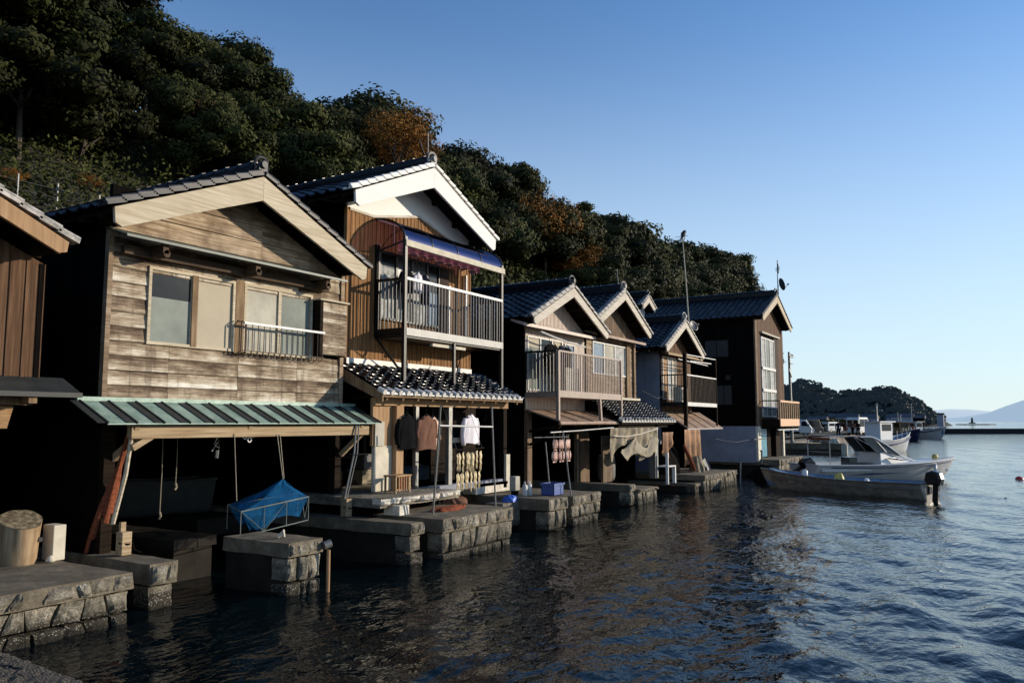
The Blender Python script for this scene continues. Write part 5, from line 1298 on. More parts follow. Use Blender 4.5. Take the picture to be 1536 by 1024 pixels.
mb.build('rub_rail', M['dull_steel'], h)
for x in (-1.5, .2, 1.5): MB().box(x, x + .22, -.52, .52, .30, .33).build('thwart', M['hull_cream'], h)
outboard(h, -2.72, 0, .30, 0.05, .95)
mb = MB(); mb.prism([(2.0, -.32, .50), (2.78, -.02, .70), (2.78, .02, .70), (2.0, .32, .50)], (0, 0, .02)); mb.build('bow_deck', M['boat_blue'], h)
h.location = (27.9, 4.45, -.02); h.rotation_euler = (0, 0, R(69.4))
def onboat(o, wx): return o
cs, sn = math.cos(R(69.4)), math.sin(R(69.4))
def bp(x, y): return (27.9 + x * cs - y * sn, 4.45 + x * sn + y * cs)
x, y = bp(.35, -.3); heap('float', 'yellow float lying in the grey open skiff', 'float', x, y, .36, .2, .15, .26, 'yellow_float', 71)
x, y = bp(-.6, -.25); heap('float', 'small white float in the middle of the grey open skiff', 'float', x, y, .36, .08, .08, .16, 'paint_white', 72)
x, y = bp(1.55, -.2); tag(MB().lathe((x, y, .34), [(.09, 0), (.10, .1), (.10, .30), (.05, .34)], 12).build('fuel_can', M['hull_white'], smooth=True), 'white canister near the bow of the grey open skiff', 'can')
x, y = bp(1.0, -.1); tag(MB().box(x - .14, x + .14, y - .12, y + .12, .15, .45).build('tub', M['teal_sheet'], bevel=.02), 'small blue tub in the grey open skiff', 'tub')

h = thing('motor_boat', 'white motor boat with raked windscreen and pointed bow', 'boat', (0, 0, 0))
rows = make_hull(h, 6.6, 2.15, .72, 'hull_white', 'hull_white', sheer=.30, rake=.85, stern=.9, floor=.35, keel=.15)
mb = MB()
for sgn in (0, -1): mb.tube([Vector((r[sgn][0], r[sgn][1] * 1.01, r[sgn][2] - .10)) for r in rows[2:-1]], .022, 5)
mb.build('rub_rail', M['hull_blue'], h)
# side spray stripe
for sg, nm in ((-1, 'swoosh'), (1, 'swoosh')):
    mb = MB(); mb.add([(-2.2, sg * 1.03, .34), (-.9, sg * 1.05, .42), (.9, sg * 1.03, .40), (-.9, sg * 1.05, .35)], [(0, 1, 2, 3)], .5); mb.build('hull_stripe', M['hull_blue'], h)
# foredeck
dk = []
for r in rows[10:]: dk.append([(r[0][0], r[0][1] * .98, r[0][2] - .015), (r[0][0], 0, r[0][2] + .07), (r[-1][0], r[-1][1] * .98, r[-1][2] - .015)])
mb = MB(); add_rows(mb, dk, flip=True); mb.build('foredeck', M['hull_white'], h, smooth=True)
# cabin wedge and windscreen
CB = [(-1.15, .70), (-.95, .98), (.55, 1.0), (1.75, .82)]
mb = MB()
prof = [(-.20, .72), (-.12, 1.24), (.1, 1.27), (1.7, .80), (1.7, .70)]
vs = [(x, -.62 if z > 1.2 else -.74, z) for x, z in prof] + [(x, .62 if z > 1.2 else .74, z) for x, z in prof]; vs[3] = (1.7, -.25, .82); vs[4] = (1.7, -.3, .72); vs[8] = (1.7, .25, .82); vs[9] = (1.7, .3, .72)
mb.add(vs, [(0, 1, 2, 3, 4), (9, 8, 7, 6, 5), (1, 6, 7, 2), (2, 7, 8, 3), (0, 5, 6, 1)], .5); cb = mb.build('cabin', M['hull_white'], h, bevel=.02)
for sg in (-1, 1):
    q = [(-.90, sg * .57, 1.88), (-.42, sg * .57, 1.90), (.12, sg * .60, 1.27), (-.30, sg * .62, 1.25)]
    mb = MB(); mb.add(q, [(0, 1, 2, 3)]); mb.build('side_window', M['grey_glass'], h)
    q = [(-.42, sg * .575, 1.90), (.12, sg * .605, 1.262), (.85, sg * .52, 1.10), (1.0, sg * .43, 1.12), (.3, sg * .555, 1.55), (-.25, sg * .575, 1.84)]
    mb = MB(); mb.add(q, [(0, 1, 2, 3, 4, 5)]); mb.build('quarter_window', M['dark_glass'], h)
mb = MB(); mb.add([(1.0, -.40, 1.15), (1.05, 0, 1.17), (1.0, .40, 1.15), (-.28, .55, 1.88), (-.2, 0, 1.90), (-.28, -.55, 1.88)], [(0, 1, 4, 5), (1, 2, 3, 4)]); mb.build('windscreen', M['dark_glass'], h)
mb = MB()
for sg in (-1, 1): mb.tube([(2.0, sg * .14, .82), (1.1, sg * .40, 1.10), (.3, sg * .55, 1.56), (-.25, sg * .58, 1.86), (-.5, sg * .58, 1.93), (-1.0, sg * .58, 1.93)], .034, 7); mb.tube([(-.38, sg * .58, 1.9), (.2, sg * .6, 1.27)], .018, 5)
mb.build('window_frame', M['paint_white'], h)
MB().prism([(-.35, -.58, 1.90), (-.35, .58, 1.90), (-1.15, .56, 1.92), (-1.15, -.56, 1.92)], (0, 0, .03)).build('cabin_top', M['grey_glass'], h, bevel=.01)
mb = MB()
for sg in (-1, 1): mb.tube([(-2.55, sg * .7, .7), (-2.55, sg * .7, 1.98)], .022, 6)
mb.tube([(-2.55, -.7, 1.98), (-2.55, .7, 1.98)], .02, 6); mb.tube([(-2.55, -.7, 1.3), (-2.55, .7, 1.3)], .015, 6); mb.tube([(-2.55, -.7, 1.98), (-.9, -.58, 1.96)], .02, 6); mb.tube([(-2.55, .7, 1.98), (-.9, .58, 1.96)], .02, 6)
mb.build('stern_frame', M['grey_metal'], h)
MB().box(-2.57, -2.53, -.72, .72, 1.80, 1.9).build('cross_bar', M['red_net'], h)
MB().box(-1.3, -.9, -.25, .3, .45, 1.05).build('seat', M['grey_glass'], h, bevel=.03)
MB().box(-3.1, -.8, -.95, .95, .5, .6).build('aft_deck', M['hull_white'], h)
# small dark lettering-like marks on the cabin side (illegible in the photo)
mb = MB(); rg = random.Random(9); x = .25
while x < 1.15:
    w_ = rg.uniform(.02, .06); z_ = 1.02 - (x - .25) * .13; yy = -.755 + (x - .25) * .17 + .06
    mb.box(x, x + w_, -.80 + max(0, (x - .0)) * .17, -.60, z_ - .04, z_ + rg.uniform(-.01, .03)); x += w_ + rg.uniform(.012, .03)
mb.build('name_marks', M['hull_blue'], h)
mb = MB(); mb.lathe((3.15, 0, .93), [(.09, 0), (.13, .06), (.1, .16), (.03, .2)], 10); mb.build('bow_float', M['yellow_float'], h, smooth=True)
mb = MB(); mb.box(3.1, 3.95, -.05, .05, .90, .96); mb.build('bow_roller', M['dull_steel'], h)
outboard(h, -3.45, 0, .42, -1.05, 1.25)
MB().tube([(2.55, -.62, .75), (2.55, -.64, .25)], .07, 10).build('fender', M['paint_white'], h, smooth=True)
h.location = (34.8, 4.5, -.03); h.rotation_euler = (0, 0, R(-42.5)); h.scale = (.97, .95, .90)

def fishing_boat(label, loc, rz, L=8., hull='hull_white', cab='paint_white', mast=3.4, k=1., band='hull_blue', extra=0):
    h = thing('fishing_boat', label, 'boat', (0, 0, 0))
    rows = make_hull(h, L, L * .3, L * .13, hull, 'boat_blue', sheer=.75, rake=1.0, stern=.85, floor=.6, keel=.3, flare=.7)
    mb = MB()
    for sgn in (0, -1): mb.tube([Vector((r[sgn][0], r[sgn][1] * 1.02, r[sgn][2] - .28)) for r in rows[:-1]], .05, 5)
    mb.build('rub_rail', M[band], h)
    c = MB().box(-L * .22, L * .06, -.62, .62, .9, 2.25).build('wheelhouse', M[cab], h, bevel=.04)
    MB().box(-L * .25, L * .10, -.75, .75, 2.25, 2.33).build('roof', M['paint_white'], c)
    MB().box(L * .06, L * .062 + .01, -.5, .5, 1.55, 2.1).build('window', M['dark_glass'], c)
    MB().box(-L * .18, L * .03, -.632, -.62, 1.6, 2.1).build('window', M['dark_glass'], c); MB().box(-L * .18, L * .03, .62, .632, 1.6, 2.1).build('window', M['dark_glass'], c)
    mb = MB(); mb.tube([(-L * .1, 0, 2.3), (-L * .1, 0, mast)], .045, 6); mb.tube([(-L * .1, -.45, mast - .35), (-L * .1, .45, mast - .35)], .025, 5); mb.lathe((-L * .1, 0, mast), [(.09, 0), (.12, .08), (.05, .18)], 8); mb.build('radio_mast', M['grey_metal'], h)
    mb = MB()
    for q in range(6): mb.tube([(L * (.12 + .055 * q), (-1) ** q * L * .09, .95), (L * (.12 + .055 * q), (-1) ** q * L * .09, 1.5 + .1 * (q % 3))], .03, 5)
    mb.build('stanchion', M['grey_metal'], h)
    if extra:
        mb = MB(); mb.box(-L * .45, -L * .26, -.7, .7, .8, 1.5); mb.build('net_hauler', M['tarp_brown'], h, bevel=.05)
        MB().box(-L * .02, L * .05, -.68, -.633, 1.0, 1.7).build('red_panel', M['red_plastic'], h)
        mb = MB(); mb.tube([(-L * .4, 0, 1.4), (-L * .42, 0, 3.6)], .04, 6); mb.tube([(-L * .42, 0, 3.5), (L * .1, 0, 2.9)], .02, 5); mb.build('derrick', M['grey_metal'], h)
    h.location = loc; h.rotation_euler = (0, 0, rz); return h
fishing_boat('white-bowed fishing boat moored at the near end of the quay', (67.2, 7.9, 0), R(-22), 6.4, mast=3.5)
fishing_boat('dark-hulled fishing boat beside the one with a red panel', (110, 10.5, 0), R(-150), 6.5, hull='hull_blue', mast=3.0, extra=0, cab='tan_panel')
fishing_boat('white fishing boat with a red panel and derrick, farthest along the quay', (124, 10.2, 0), R(-125), 7.2, mast=4.6, extra=1)
for (x, y, r, m, lab) in ((38.4, -.45, .17, 'red_plastic', 'round red buoy at the right edge of the picture'), (28.4, .05, .10, 'rubber', 'small round black buoy nearest the camera'), (60, -1.2, .12, 'rubber', 'tiny dark buoy far out on the water')):
    tag(MB().lathe((x, y, -.06), [(r * .3, -.8 * r), (r * .8, -.4 * r), (r, .1 * r), (r * .85, .6 * r), (r * .45, .95 * r), (.02, 1.05 * r)], 18).build('buoy', M[m], smooth=True), lab, 'buoy')

# ================================================================ vehicles on the quay
def wheel(root, x, y, r, w=.16):
    t = MB().lathe((x, y, r), [(r * .55, -w / 2), (r * .95, -w / 2), (r, -w * .3), (r, w * .3), (r * .95, w / 2), (r * .55, w / 2)], 20, axis='y').build('wheel', M['rubber'], root, smooth=False)
    MB().lathe((x, y, r), [(r * .15, -w * .53), (r * .56, -w * .5), (r * .56, w * .5), (r * .15, w * .53)], 14, axis='y').build('rim', M['grey_metal'], t)
def kei_truck(label, loc, rz):
    h = thing('small_truck', label, 'truck', (0, 0, 0)); W = .7
    mb = MB(); mb.prism([(.55, -W, .45), (1.68, -W, .45), (1.72, -W, .95), (1.50, -W, 1.25), (1.22, -W, 1.76), (.62, -W, 1.80), (.55, -W, 1.7)], (0, 2 * W, 0)); c = mb.build('cab', M['paint_white'], h, bevel=.05)
    mb = MB(); mb.add([(1.53, -.6, 1.24), (1.53, .6, 1.24), (1.27, .55, 1.70), (1.27, -.55, 1.70)], [(0, 1, 2, 3)]); mb.build('windscreen', M['dark_glass'], c)
    for sg in (-1, 1):
        y = sg * (W + .008); mb = MB(); mb.prism([(.78, y, 1.15), (1.42, y, 1.15), (1.17, y, 1.62), (.78, y, 1.62)], (0, .006 * sg, 0)); mb.build('side_window', M['dark_glass'], c)
        MB().box(1.70, 1.74, sg * .5 - .12, sg * .5 + .12, .72, .88).build('headlight', M['frosted_grey'], c); MB().beam((1.40, sg * .72, 1.2), (1.45, sg * .86, 1.25), .1, .16).build('mirror', M['paint_dark'], c)
    MB().box(-1.65, .5, -W, W, .62, .68).build('bed_floor', M['paint_white'], h)
    for a in ((-1.65, .5, -W - .0, -W + .04), (-1.65, .5, W - .04, W), (-1.69, -1.65, -W, W), (.47, .51, -W + .04, W - .04)): MB().box(*a, .68, .98).build('side_board', M['paint_white'], h)
    MB().box(-1.5, 1.5, -.4, .4, .35, .6).build('chassis', M['rubber'], h)
    for x in (-.75, 1.15):
        for sg in (-1, 1): wheel(h, x, sg * .6, .27)
    h.location = loc; h.rotation_euler = (0, 0, rz); return h
def van(label, loc, rz, paint, L=3.6, H=1.8, W=.75, name='parked_van', cat='van', snout=.35):
    h = thing(name, label, cat, (0, 0, 0)); mb = MB()
    pr = [(-L / 2, .28), (L / 2, .28), (L / 2, .8), (L / 2 - snout, .95), (L / 2 - snout - .35, H - .08), (L / 2 - snout - .6, H), (-L / 2 + .12, H), (-L / 2, H - .3)]
    mb.prism([(x, -W, z) for x, z in pr], (0, 2 * W, 0)); b = mb.build('body', M[paint], h, bevel=.06)
    mb = MB(); a, c = (L / 2 - snout + .012, .98), (L / 2 - snout - .33, H - .12); mb.add([(a[0], -W * .85, a[1]), (a[0], W * .85, a[1]), (c[0], W * .8, c[1]), (c[0], -W * .8, c[1])], [(0, 1, 2, 3)]); mb.build('windscreen', M['dark_glass'], b)
    MB().box(-L / 2 - .012, -L / 2 + .02, -W * .82, W * .82, .98, H - .32).build('rear_window', M['dark_glass'], b)
    for sg in (-1, 1):
        for x0, x1 in ((-L / 2 + .25, -.2), (-.12, L / 2 - snout - .45)): MB().box(x0, x1, sg * W - .006, sg * W + .012, 1.0, H - .22).build('side_window', M['dark_glass'], b)
        MB().box(-L / 2 - .02, -L / 2 + .02, sg * W * .85 - .06, sg * W * .85 + .06, .6, .85).build('tail_light', M['red_plastic'], b)
        MB().box(L / 2 - .02, L / 2 + .02, sg * W * .8 - .12, sg * W * .8 + .12, .6, .76).build('headlight', M['frosted_grey'], b)
        for x in (-L * .31, L * .31): wheel(h, x, sg * (W - .08), .29)
    h.location = loc; h.rotation_euler = (0, 0, rz); return h
kei_truck('small white open-bed truck parked on the quay behind the box balcony', (84.5, 18.1, .7), R(-82))
van('dark van parked just right of the small white truck', (105.8, 20.8, .7), R(-35), 'paint_dark', 3.4, 1.9)
van('grey car third along the quay from the small white truck', (125.6, 23.3, .7), R(-30), 'paint_grey', 3.4, 1.5, name='parked_car', cat='car', snout=.8)
van('dark car with a sunlit white roof edge in the middle of the parked row', (120.1, 20.7, .7), R(-25), 'paint_white', 3.4, 1.55, name='parked_car', cat='car', snout=.7)
van('dark red-brown car right of the person in navy', (130, 20.0, .7), R(-20), 'cloth_brown', 3.4, 1.5, name='parked_car', cat='car', snout=.8)
van('tall white van at the right end of the parked row', (104.8, 14.9, .7), R(-15), 'paint_white', 3.4, 2.1)
van('low white car partly behind the small white truck', (98, 20.6, .7), R(-60), 'paint_white', 3.4, 1.4, name='parked_car', cat='car', snout=.9)

# ================================================================ people
def person(label, loc, rz, top, legs, hgt=1.68, stride=.12, lean=0.):
    h = thing('person', label, 'person', loc)
    k = hgt / 1.7
    J = {'pel': (0, 0, .93), 'wst': (0, 0, 1.08), 'chs': (lean * .5, 0, 1.30), 'nk': (lean, 0, 1.46), 'hd0': (lean + .01, 0, 1.54), 'hd1': (lean + .02, 0, 1.64)}
    rad = {'pel': (.15, .12), 'wst': (.14, .11), 'chs': (.17, .12), 'nk': (.06, .06), 'hd0': (.075, .085), 'hd1': (.08, .09)}
    Ed = [('pel', 'wst'), ('wst', 'chs'), ('chs', 'nk'), ('nk', 'hd0'), ('hd0', 'hd1')]
    for sg, n in ((-1, 'l'), (1, 'r')):
        st = stride * sg
        J.update({n + 'hip': (0, sg * .09, .88), n + 'kn': (st * .6 + .03, sg * .10, .48), n + 'an': (st, sg * .10, .09), n + 'to': (st + .14, sg * .11, .04),
                  n + 'sh': (lean, sg * .19, 1.38), n + 'el': (lean - st * .4 - .02, sg * .25, 1.10), n + 'wr': (lean - st * .7 + .06, sg * .24, .86), n + 'ha': (lean - st * .7 + .08, sg * .24, .80)})
        rad.update({n + 'hip': (.10, .10), n + 'kn': (.065, .065), n + 'an': (.045, .045), n + 'to': (.045, .03), n + 'sh': (.065, .065), n + 'el': (.045, .045), n + 'wr': (.03, .03), n + 'ha': (.035, .025)})
        Ed += [('pel', n + 'hip'), (n + 'hip', n + 'kn'), (n + 'kn', n + 'an'), (n + 'an', n + 'to'), ('chs', n + 'sh'), (n + 'sh', n + 'el'), (n + 'el', n + 'wr'), (n + 'wr', n + 'ha')]
        for f in range(5):
            a = (f - 2) * .012; q = n + 'f%d' % f; L_ = (.055, .07, .075, .07, .055)[f]
            if f == 4: J[q] = (J[n + 'ha'][0] + .045, J[n + 'ha'][1] - sg * .01, J[n + 'ha'][2] - .01)
            else: J[q] = (J[n + 'ha'][0] + a + .012, J[n + 'ha'][1] - sg * .008, J[n + 'ha'][2] - L_)
            rad[q] = (.009, .009); Ed.append((n + 'ha', q))
    def grow(name, keys, mat, par, add=0., sub=1):
        ks = [q for q in keys]; idx = {q: i for i, q in enumerate(ks)}
        me = bpy.data.meshes.new(name); me.from_pydata([tuple(c * k for c in J[q]) for q in ks], [(idx[a], idx[b]) for a, b in Ed if a in idx and b in idx], [])
        o = bpy.data.objects.new(name, me); COL.objects.link(o); o.parent = par
        sm = o.modifiers.new('skin', 'SKIN'); su = o.modifiers.new('sub', 'SUBSURF'); su.levels = sub; su.render_levels = sub
        for i, q in enumerate(ks): me.skin_vertices[0].data[i].radius = ((rad[q][0] + add) * k, (rad[q][1] + add) * k)
        me.skin_vertices[0].data[0].use_root = True; me.materials.append(M[mat]); return o
    b = grow('body', list(J), 'skin', h)
    up = ['chs', 'wst', 'pel', 'nk'] + [a + q for a in 'lr' for q in ('sh', 'el', 'wr')]
    grow('jacket', up, top, h, .018); grow('trousers', ['pel'] + [a + q for a in 'lr' for q in ('hip', 'kn', 'an')], legs, h, .014)
    mb = MB(); c = Vector((lean + .005, 0, 1.63)) * k
    mb.grid(lambda u, v: (c.x + .102 * math.cos(u * 6.283) * math.cos(v * 1.57) - .012, c.y + .088 * math.sin(u * 6.283) * math.cos(v * 1.57), c.z + .02 + .10 * math.sin(v * 1.57) - .04 * (math.cos(u * 6.283) < .2)), 18, 8)
    WL[h] = Vector((0, 0, 0)); mb.build('hair', M['hair'], h, smooth=True)
    mb = MB(); z = 1.60 * k
    mb.tube([(lean + .10, 0, z + .02), (lean + .118, 0, z - .01)], .012, 5); mb.tube([(lean + .085, -.03, z + .025), (lean + .10, -.03, z + .025)], .01, 5); mb.tube([(lean + .085, .03, z + .025), (lean + .10, .03, z + .025)], .01, 5); mb.tube([(lean + .095, -.02, z - .05), (lean + .095, .02, z - .05)], .006, 5)
    mb.build('face', M['skin'], h)
    h.location = loc; h.rotation_euler = (0, 0, rz)
person('person in navy jacket and dark trousers standing alone on the quay', (82.8, 13.6, .7), R(20), 'cloth_navy', 'cloth_navy')
person('person in brown jacket beside the tall white van', (96.5, 14.35, .7), R(170), 'cloth_brown', 'cloth_dark', 1.72, .2)
person('person in black walking at the right of the one in brown', (98.0, 14.0, .7), R(200), 'cloth_black', 'cloth_dark', 1.6, .25)

# ================================================================ poles, antennas, fence
random.seed(41)
h = thing('antenna_mast', 'tall leaning white mast with a bird on top above the narrow gabled house', 'mast', (30.4, 11, 6.2))
MB().tube([(32.3, 11.0, 5.8), (32.0, 11.0, 8.0), (31.65, 11.0, 9.95)], [.035, .03, .022], 6).build('mast', M['block_white'], h)
mb = MB(); mb.tube([(31.50, 11.0, 10.10), (31.52, 11.0, 9.75), (31.80, 11, 9.80)], .012, 5)
for k in range(4): mb.tube([(31.45 + .07 * k, 10.75, 9.92 + .02 * k), (31.45 + .07 * k, 11.25, 9.92 + .02 * k)], .006, 4)
mb.build('aerial', M['dull_steel'], h)
h = thing('dark_bird', 'dark bird perched on the tip of the leaning white mast', 'bird', (31.70, 11, 9.95))
mb = MB(); mb.tube([(31.60, 11.06, 9.82), (31.66, 11.02, 9.94), (31.72, 11, 10.06), (31.78, 10.97, 10.15), (31.81, 10.95, 10.22), (31.85, 10.93, 10.20), (31.89, 10.92, 10.18)], [.02, .055, .095, .09, .055, .05, .008], 10); mb.build('body', M['bird_black'], h, smooth=True)
mb = MB(); mb.grid(lambda u, v: (31.56 + .2 * v + .03 * u, 10.93 - .03 * math.sin(v * 3), 9.78 + .32 * v - .06 * u), 4, 8); mb.build('wing', M['bird_black'], h, thick=.012)
MB().tube([(31.72, 11, 10.00), (31.67, 11, 9.92)], .008, 4).build('leg', M['bird_black'], h)
h = thing('satellite_dish', 'dark grey satellite dish beside the narrow gable', 'dish', (31.0, 10.6, 6.2))
def dish(root, x, y, z, r, mat, d=(-.35, -.85, .35)):
    D = Vector(d).normalized(); U = D.cross(Vector((0, 0, 1))).normalized(); V = U.cross(D); c = Vector((x, y, z))
    mb = MB(); mb.grid(lambda u, v: tuple(c + (U * math.cos(u * 6.2832) + V * math.sin(u * 6.2832)) * r * v + D * (r * .28 * v * v)), 25, 7); mb.build('reflector', M[mat], root, smooth=True, thick=.01)
    mb = MB(); mb.tube([c - V * r * .9 + D * r * .2, c + D * r * 1.1 - V * r * .3], .012, 5); mb.tube([c + D * r * 1.05 - V * r * .3, c + D * r * 1.3 - V * r * .25], .04, 6); mb.build('feed_arm', M['dull_steel'], root)
    MB().tube([c, c - D * .12, c - D * .12 - Vector((0, 0, .45))], .02, 5).build('mount', M['dull_steel'], root)
dish(h, 30.95, 10.4, 6.1, .22, 'dish_dark')
h = thing('antenna_mast', 'thin vertical mast with a dark dish and aerial on the tall end house', 'mast', (42.1, 9.5, 8.4))
MB().tube([(38.4, 8.75, 7.6), (38.4, 8.72, 9.9)], .022, 6).build('mast', M['dull_steel'], h)
dish(h, 38.45, 8.62, 8.72, .30, 'dish_dark', (.55, -.8, .3))
mb = MB()
for k in range(4): mb.tube([(38.3, 8.6, 9.4 + .05 * k), (38.55, 8.85, 9.4 + .05 * k)], .01, 4)
mb.tube([(38.35, 8.68, 9.25), (38.35, 8.68, 9.7)], .03, 6); mb.build('aerial', M['dull_steel'], h)
h = thing('antenna_mast', 'short thin aerial rod behind the ridge end of the white-gabled house', 'mast', (14.45, 11, 7.6))
MB().tube([(14.3, 11, 7.6), (14.3, 11, 8.95)], .014, 5).build('mast', M['dull_steel'], h); MB().tube([(14.3, 11, 8.2), (14.1, 11.1, 8.75)], .008, 4).build('aerial', M['dull_steel'], h)
mb = MB(); mb.tube([(23.6, 13, 6.7), (26, 13, 6.5), (27.7, 12, 5.3)], .01, 4); mb.tube([(27.75, 12, 5.2), (28.3, 12.5, 8.2)], .014, 5)
tag(mb.build('thin_aerial', M['dull_steel']), 'thin curved aerial pole behind the dark plank gable', 'mast')
h = thing('utility_pole', 'grey utility pole with crossarm beyond the tall end house', 'pole', (62, 13.4, .7))
MB().tube([(62, 13.45, .7), (62, 13.45, 7.5)], [.13, .09], 8).build('mast', M['dull_steel'], h)
mb = MB(); mb.box(61.5, 62.9, 13.3, 13.4, 7.1, 7.2); mb.box(61.6, 62.6, 13.3, 13.4, 6.6, 6.68); mb.build('crossarm', M['dull_steel'], h)
mb = MB()
for x in (61.6, 62.1, 62.5, 62.8): mb.lathe((x, 13.35, 7.2), [(.03, 0), (.05, .08), (.03, .16)], 6)
mb.build('insulator', M['paint_white'], h); MB().beam((62, 13.3, 5.6), (61.6, 13.4, 6.2), .06, .06).build('brace', M['dull_steel'], h)
h = thing('wire_fence', 'rusted wire fence with grey posts on the slope above the left roofs', 'fence', (11, 22, 7.8))
for x in (9.6, 10.85, 11.9, 13.1, 14.4): MB().tube([(x, 22.0, gh(x, 22) - .1), (x, 22.0, 8.85)], .03, 6).build('post', M['dull_steel'], h)
mb = MB()
for z in (8.2, 8.45, 8.7): mb.tube([(9.2, 22, z), (10.85, 22, z - .02), (13.1, 22, z), (14.6, 22, z)], .006, 4)
mb.build('wire', M['dull_steel'], h); MB().tube([(12.4, 22, 7.9), (13.1, 22, 8.4)], .025, 5).build('brace', M['dull_steel'], h)
# low far houses along the foot of the headland
rg = random.Random(12)
for i in range(9):
    s, t = 430 + rg.uniform(-25, 25), 80 - i * 5.5
    h = thing('far_house', 'tiny far house at the foot of the dark headland', 'house', (s, t, 0), 'tiny far houses along the headland shore'); a, b, c = rg.uniform(3, 5), rg.uniform(3, 4), rg.uniform(3, 4.5)
    MB().box(s - b, s + b, t - a, t + a, -.5, c).build('wall', M[rg.choice(['concrete_grey', 'grey_boards', 'dark_boards'])], h)
    MB().prism([(s - b - .4, t - a - .4, c), (s + b + .4, t - a - .4, c), (s, t - a - .4, c + 1.7)], (0, 2 * a + .8, 0)).build('roof', M['kawara_grey'], h)
h = thing('far_house', 'lone pale hut on the tip of the far headland', 'hut', (480, 27.8, 0)); MB().box(478, 484, 26.5, 29.5, 0, 6).build('wall', M['concrete_grey'], h); MB().box(477.5, 484.5, 26, 30, 6, 6.8).build('roof', M['dark_sheet'], h)
mb = MB(); mb.prism([(645, 25, -1), (680, 30, -1), (690, 4, -1), (650, 8, -1)], (0, 0, 1.5)); tag(mb.build('islet', M['breakwater_dark']), kind='structure')
h = thing('lighthouse', 'tiny dark lighthouse on the low islet by the horizon', 'lighthouse', (655, 18, 1)); MB().lathe((655, 18.5, 1), [(.9, 0), (.6, 2.6), (.9, 2.7), (.6, 2.9), (.6, 3.6), (.2, 4.2)], 12).build('tower', M['breakwater_dark'], h); MB().box(653, 657, 16.5, 20.5, .85, 1.6).build('base', M['breakwater_dark'], h)

# ================================================================ trees
def crown_mesh(name, seed, nblob, leaves, leaf, mat, sparse=0., core=True, rx=3.0, rz=2.4):
    rng = np.random.default_rng(seed); V = []; T = []; F = []; c = 0
    ga = math.pi * (3 - 5 ** .5)
    for b in range(nblob):
        u = (b + .5) / nblob; el = math.asin(min(1, max(-.35, 1.25 * u - .30))); az = b * ga + rng.uniform(-.35, .35)
        k = rng.uniform(.55, .98)
        ctr = np.array([rx * k * math.cos(el) * math.cos(az), rx * k * math.cos(el) * math.sin(az), rz * k * math.sin(el)])
        br = rng.uniform(.95, 1.75) * rx / 3.0; bt = rng.random()
        n = leaves // nblob
        d = rng.normal(size=(n, 3)); d /= np.linalg.norm(d, axis=1)[:, None]; d[:, 2] = d[:, 2] * .8 + .18
        fr = 1 + .16 * np.sin(d[:, 0] * 6 + b) * np.sin(d[:, 1] * 7 + 2 * b) + .12 * np.sin(d[:, 2] * 9 + b)
        rad = br * fr * rng.uniform(.78, 1.05, n) ** (1 if sparse == 0 else .5 * 0 + 1)
        P = ctr + d * rad[:, None] * np.array([1, 1, .72])
        nn = d + rng.normal(size=(n, 3)) * .36; nn /= np.linalg.norm(nn, axis=1)[:, None]
        a = np.cross(nn, rng.normal(size=(n, 3))); a /= np.linalg.norm(a, axis=1)[:, None]; bb = np.cross(nn, a)
        s = leaf * rng.uniform(.6, 1.3, n)[:, None]
        q = np.stack([P + a * s, P + bb * s * .55, P - a * s, P - bb * s * .55], 1).reshape(-1, 3)
        V.append(q); F.append(np.arange(c, c + 4 * n).reshape(-1, 4)); c += 4 * n
        T.append(np.clip(bt * .45 + .20 * rng.random(n) + .50 * (d[:, 2] * .5 + .25), 0, 1))  # tone rises toward each clump's top, sunlight painted into the leaf colour
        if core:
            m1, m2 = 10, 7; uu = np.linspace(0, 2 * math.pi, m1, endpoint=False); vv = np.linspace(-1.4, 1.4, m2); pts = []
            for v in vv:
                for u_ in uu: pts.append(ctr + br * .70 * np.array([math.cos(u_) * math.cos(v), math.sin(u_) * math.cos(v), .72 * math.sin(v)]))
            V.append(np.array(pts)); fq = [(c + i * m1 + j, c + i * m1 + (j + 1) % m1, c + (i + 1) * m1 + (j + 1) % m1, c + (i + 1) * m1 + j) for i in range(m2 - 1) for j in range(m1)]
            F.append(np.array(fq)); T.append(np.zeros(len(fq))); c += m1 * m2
    v = np.concatenate(V).astype(np.float32); f = np.concatenate(F).astype(np.int32); t = np.concatenate(T).astype(np.float32)
    me = bpy.data.meshes.new(name); me.vertices.add(len(v)); me.vertices.foreach_set('co', v.ravel()); me.loops.add(f.size); me.loops.foreach_set('vertex_index', f.ravel())
    me.polygons.add(len(f)); me.polygons.foreach_set('loop_start', np.arange(0, f.size, 4, dtype=np.int32)); me.polygons.foreach_set('loop_total', np.full(len(f), 4, dtype=np.int32)); me.update(calc_edges=True)
    at = me.attributes.new('tone', 'FLOAT', 'FACE'); at.data.foreach_set('value', t); me.materials.append(M[mat]); return me
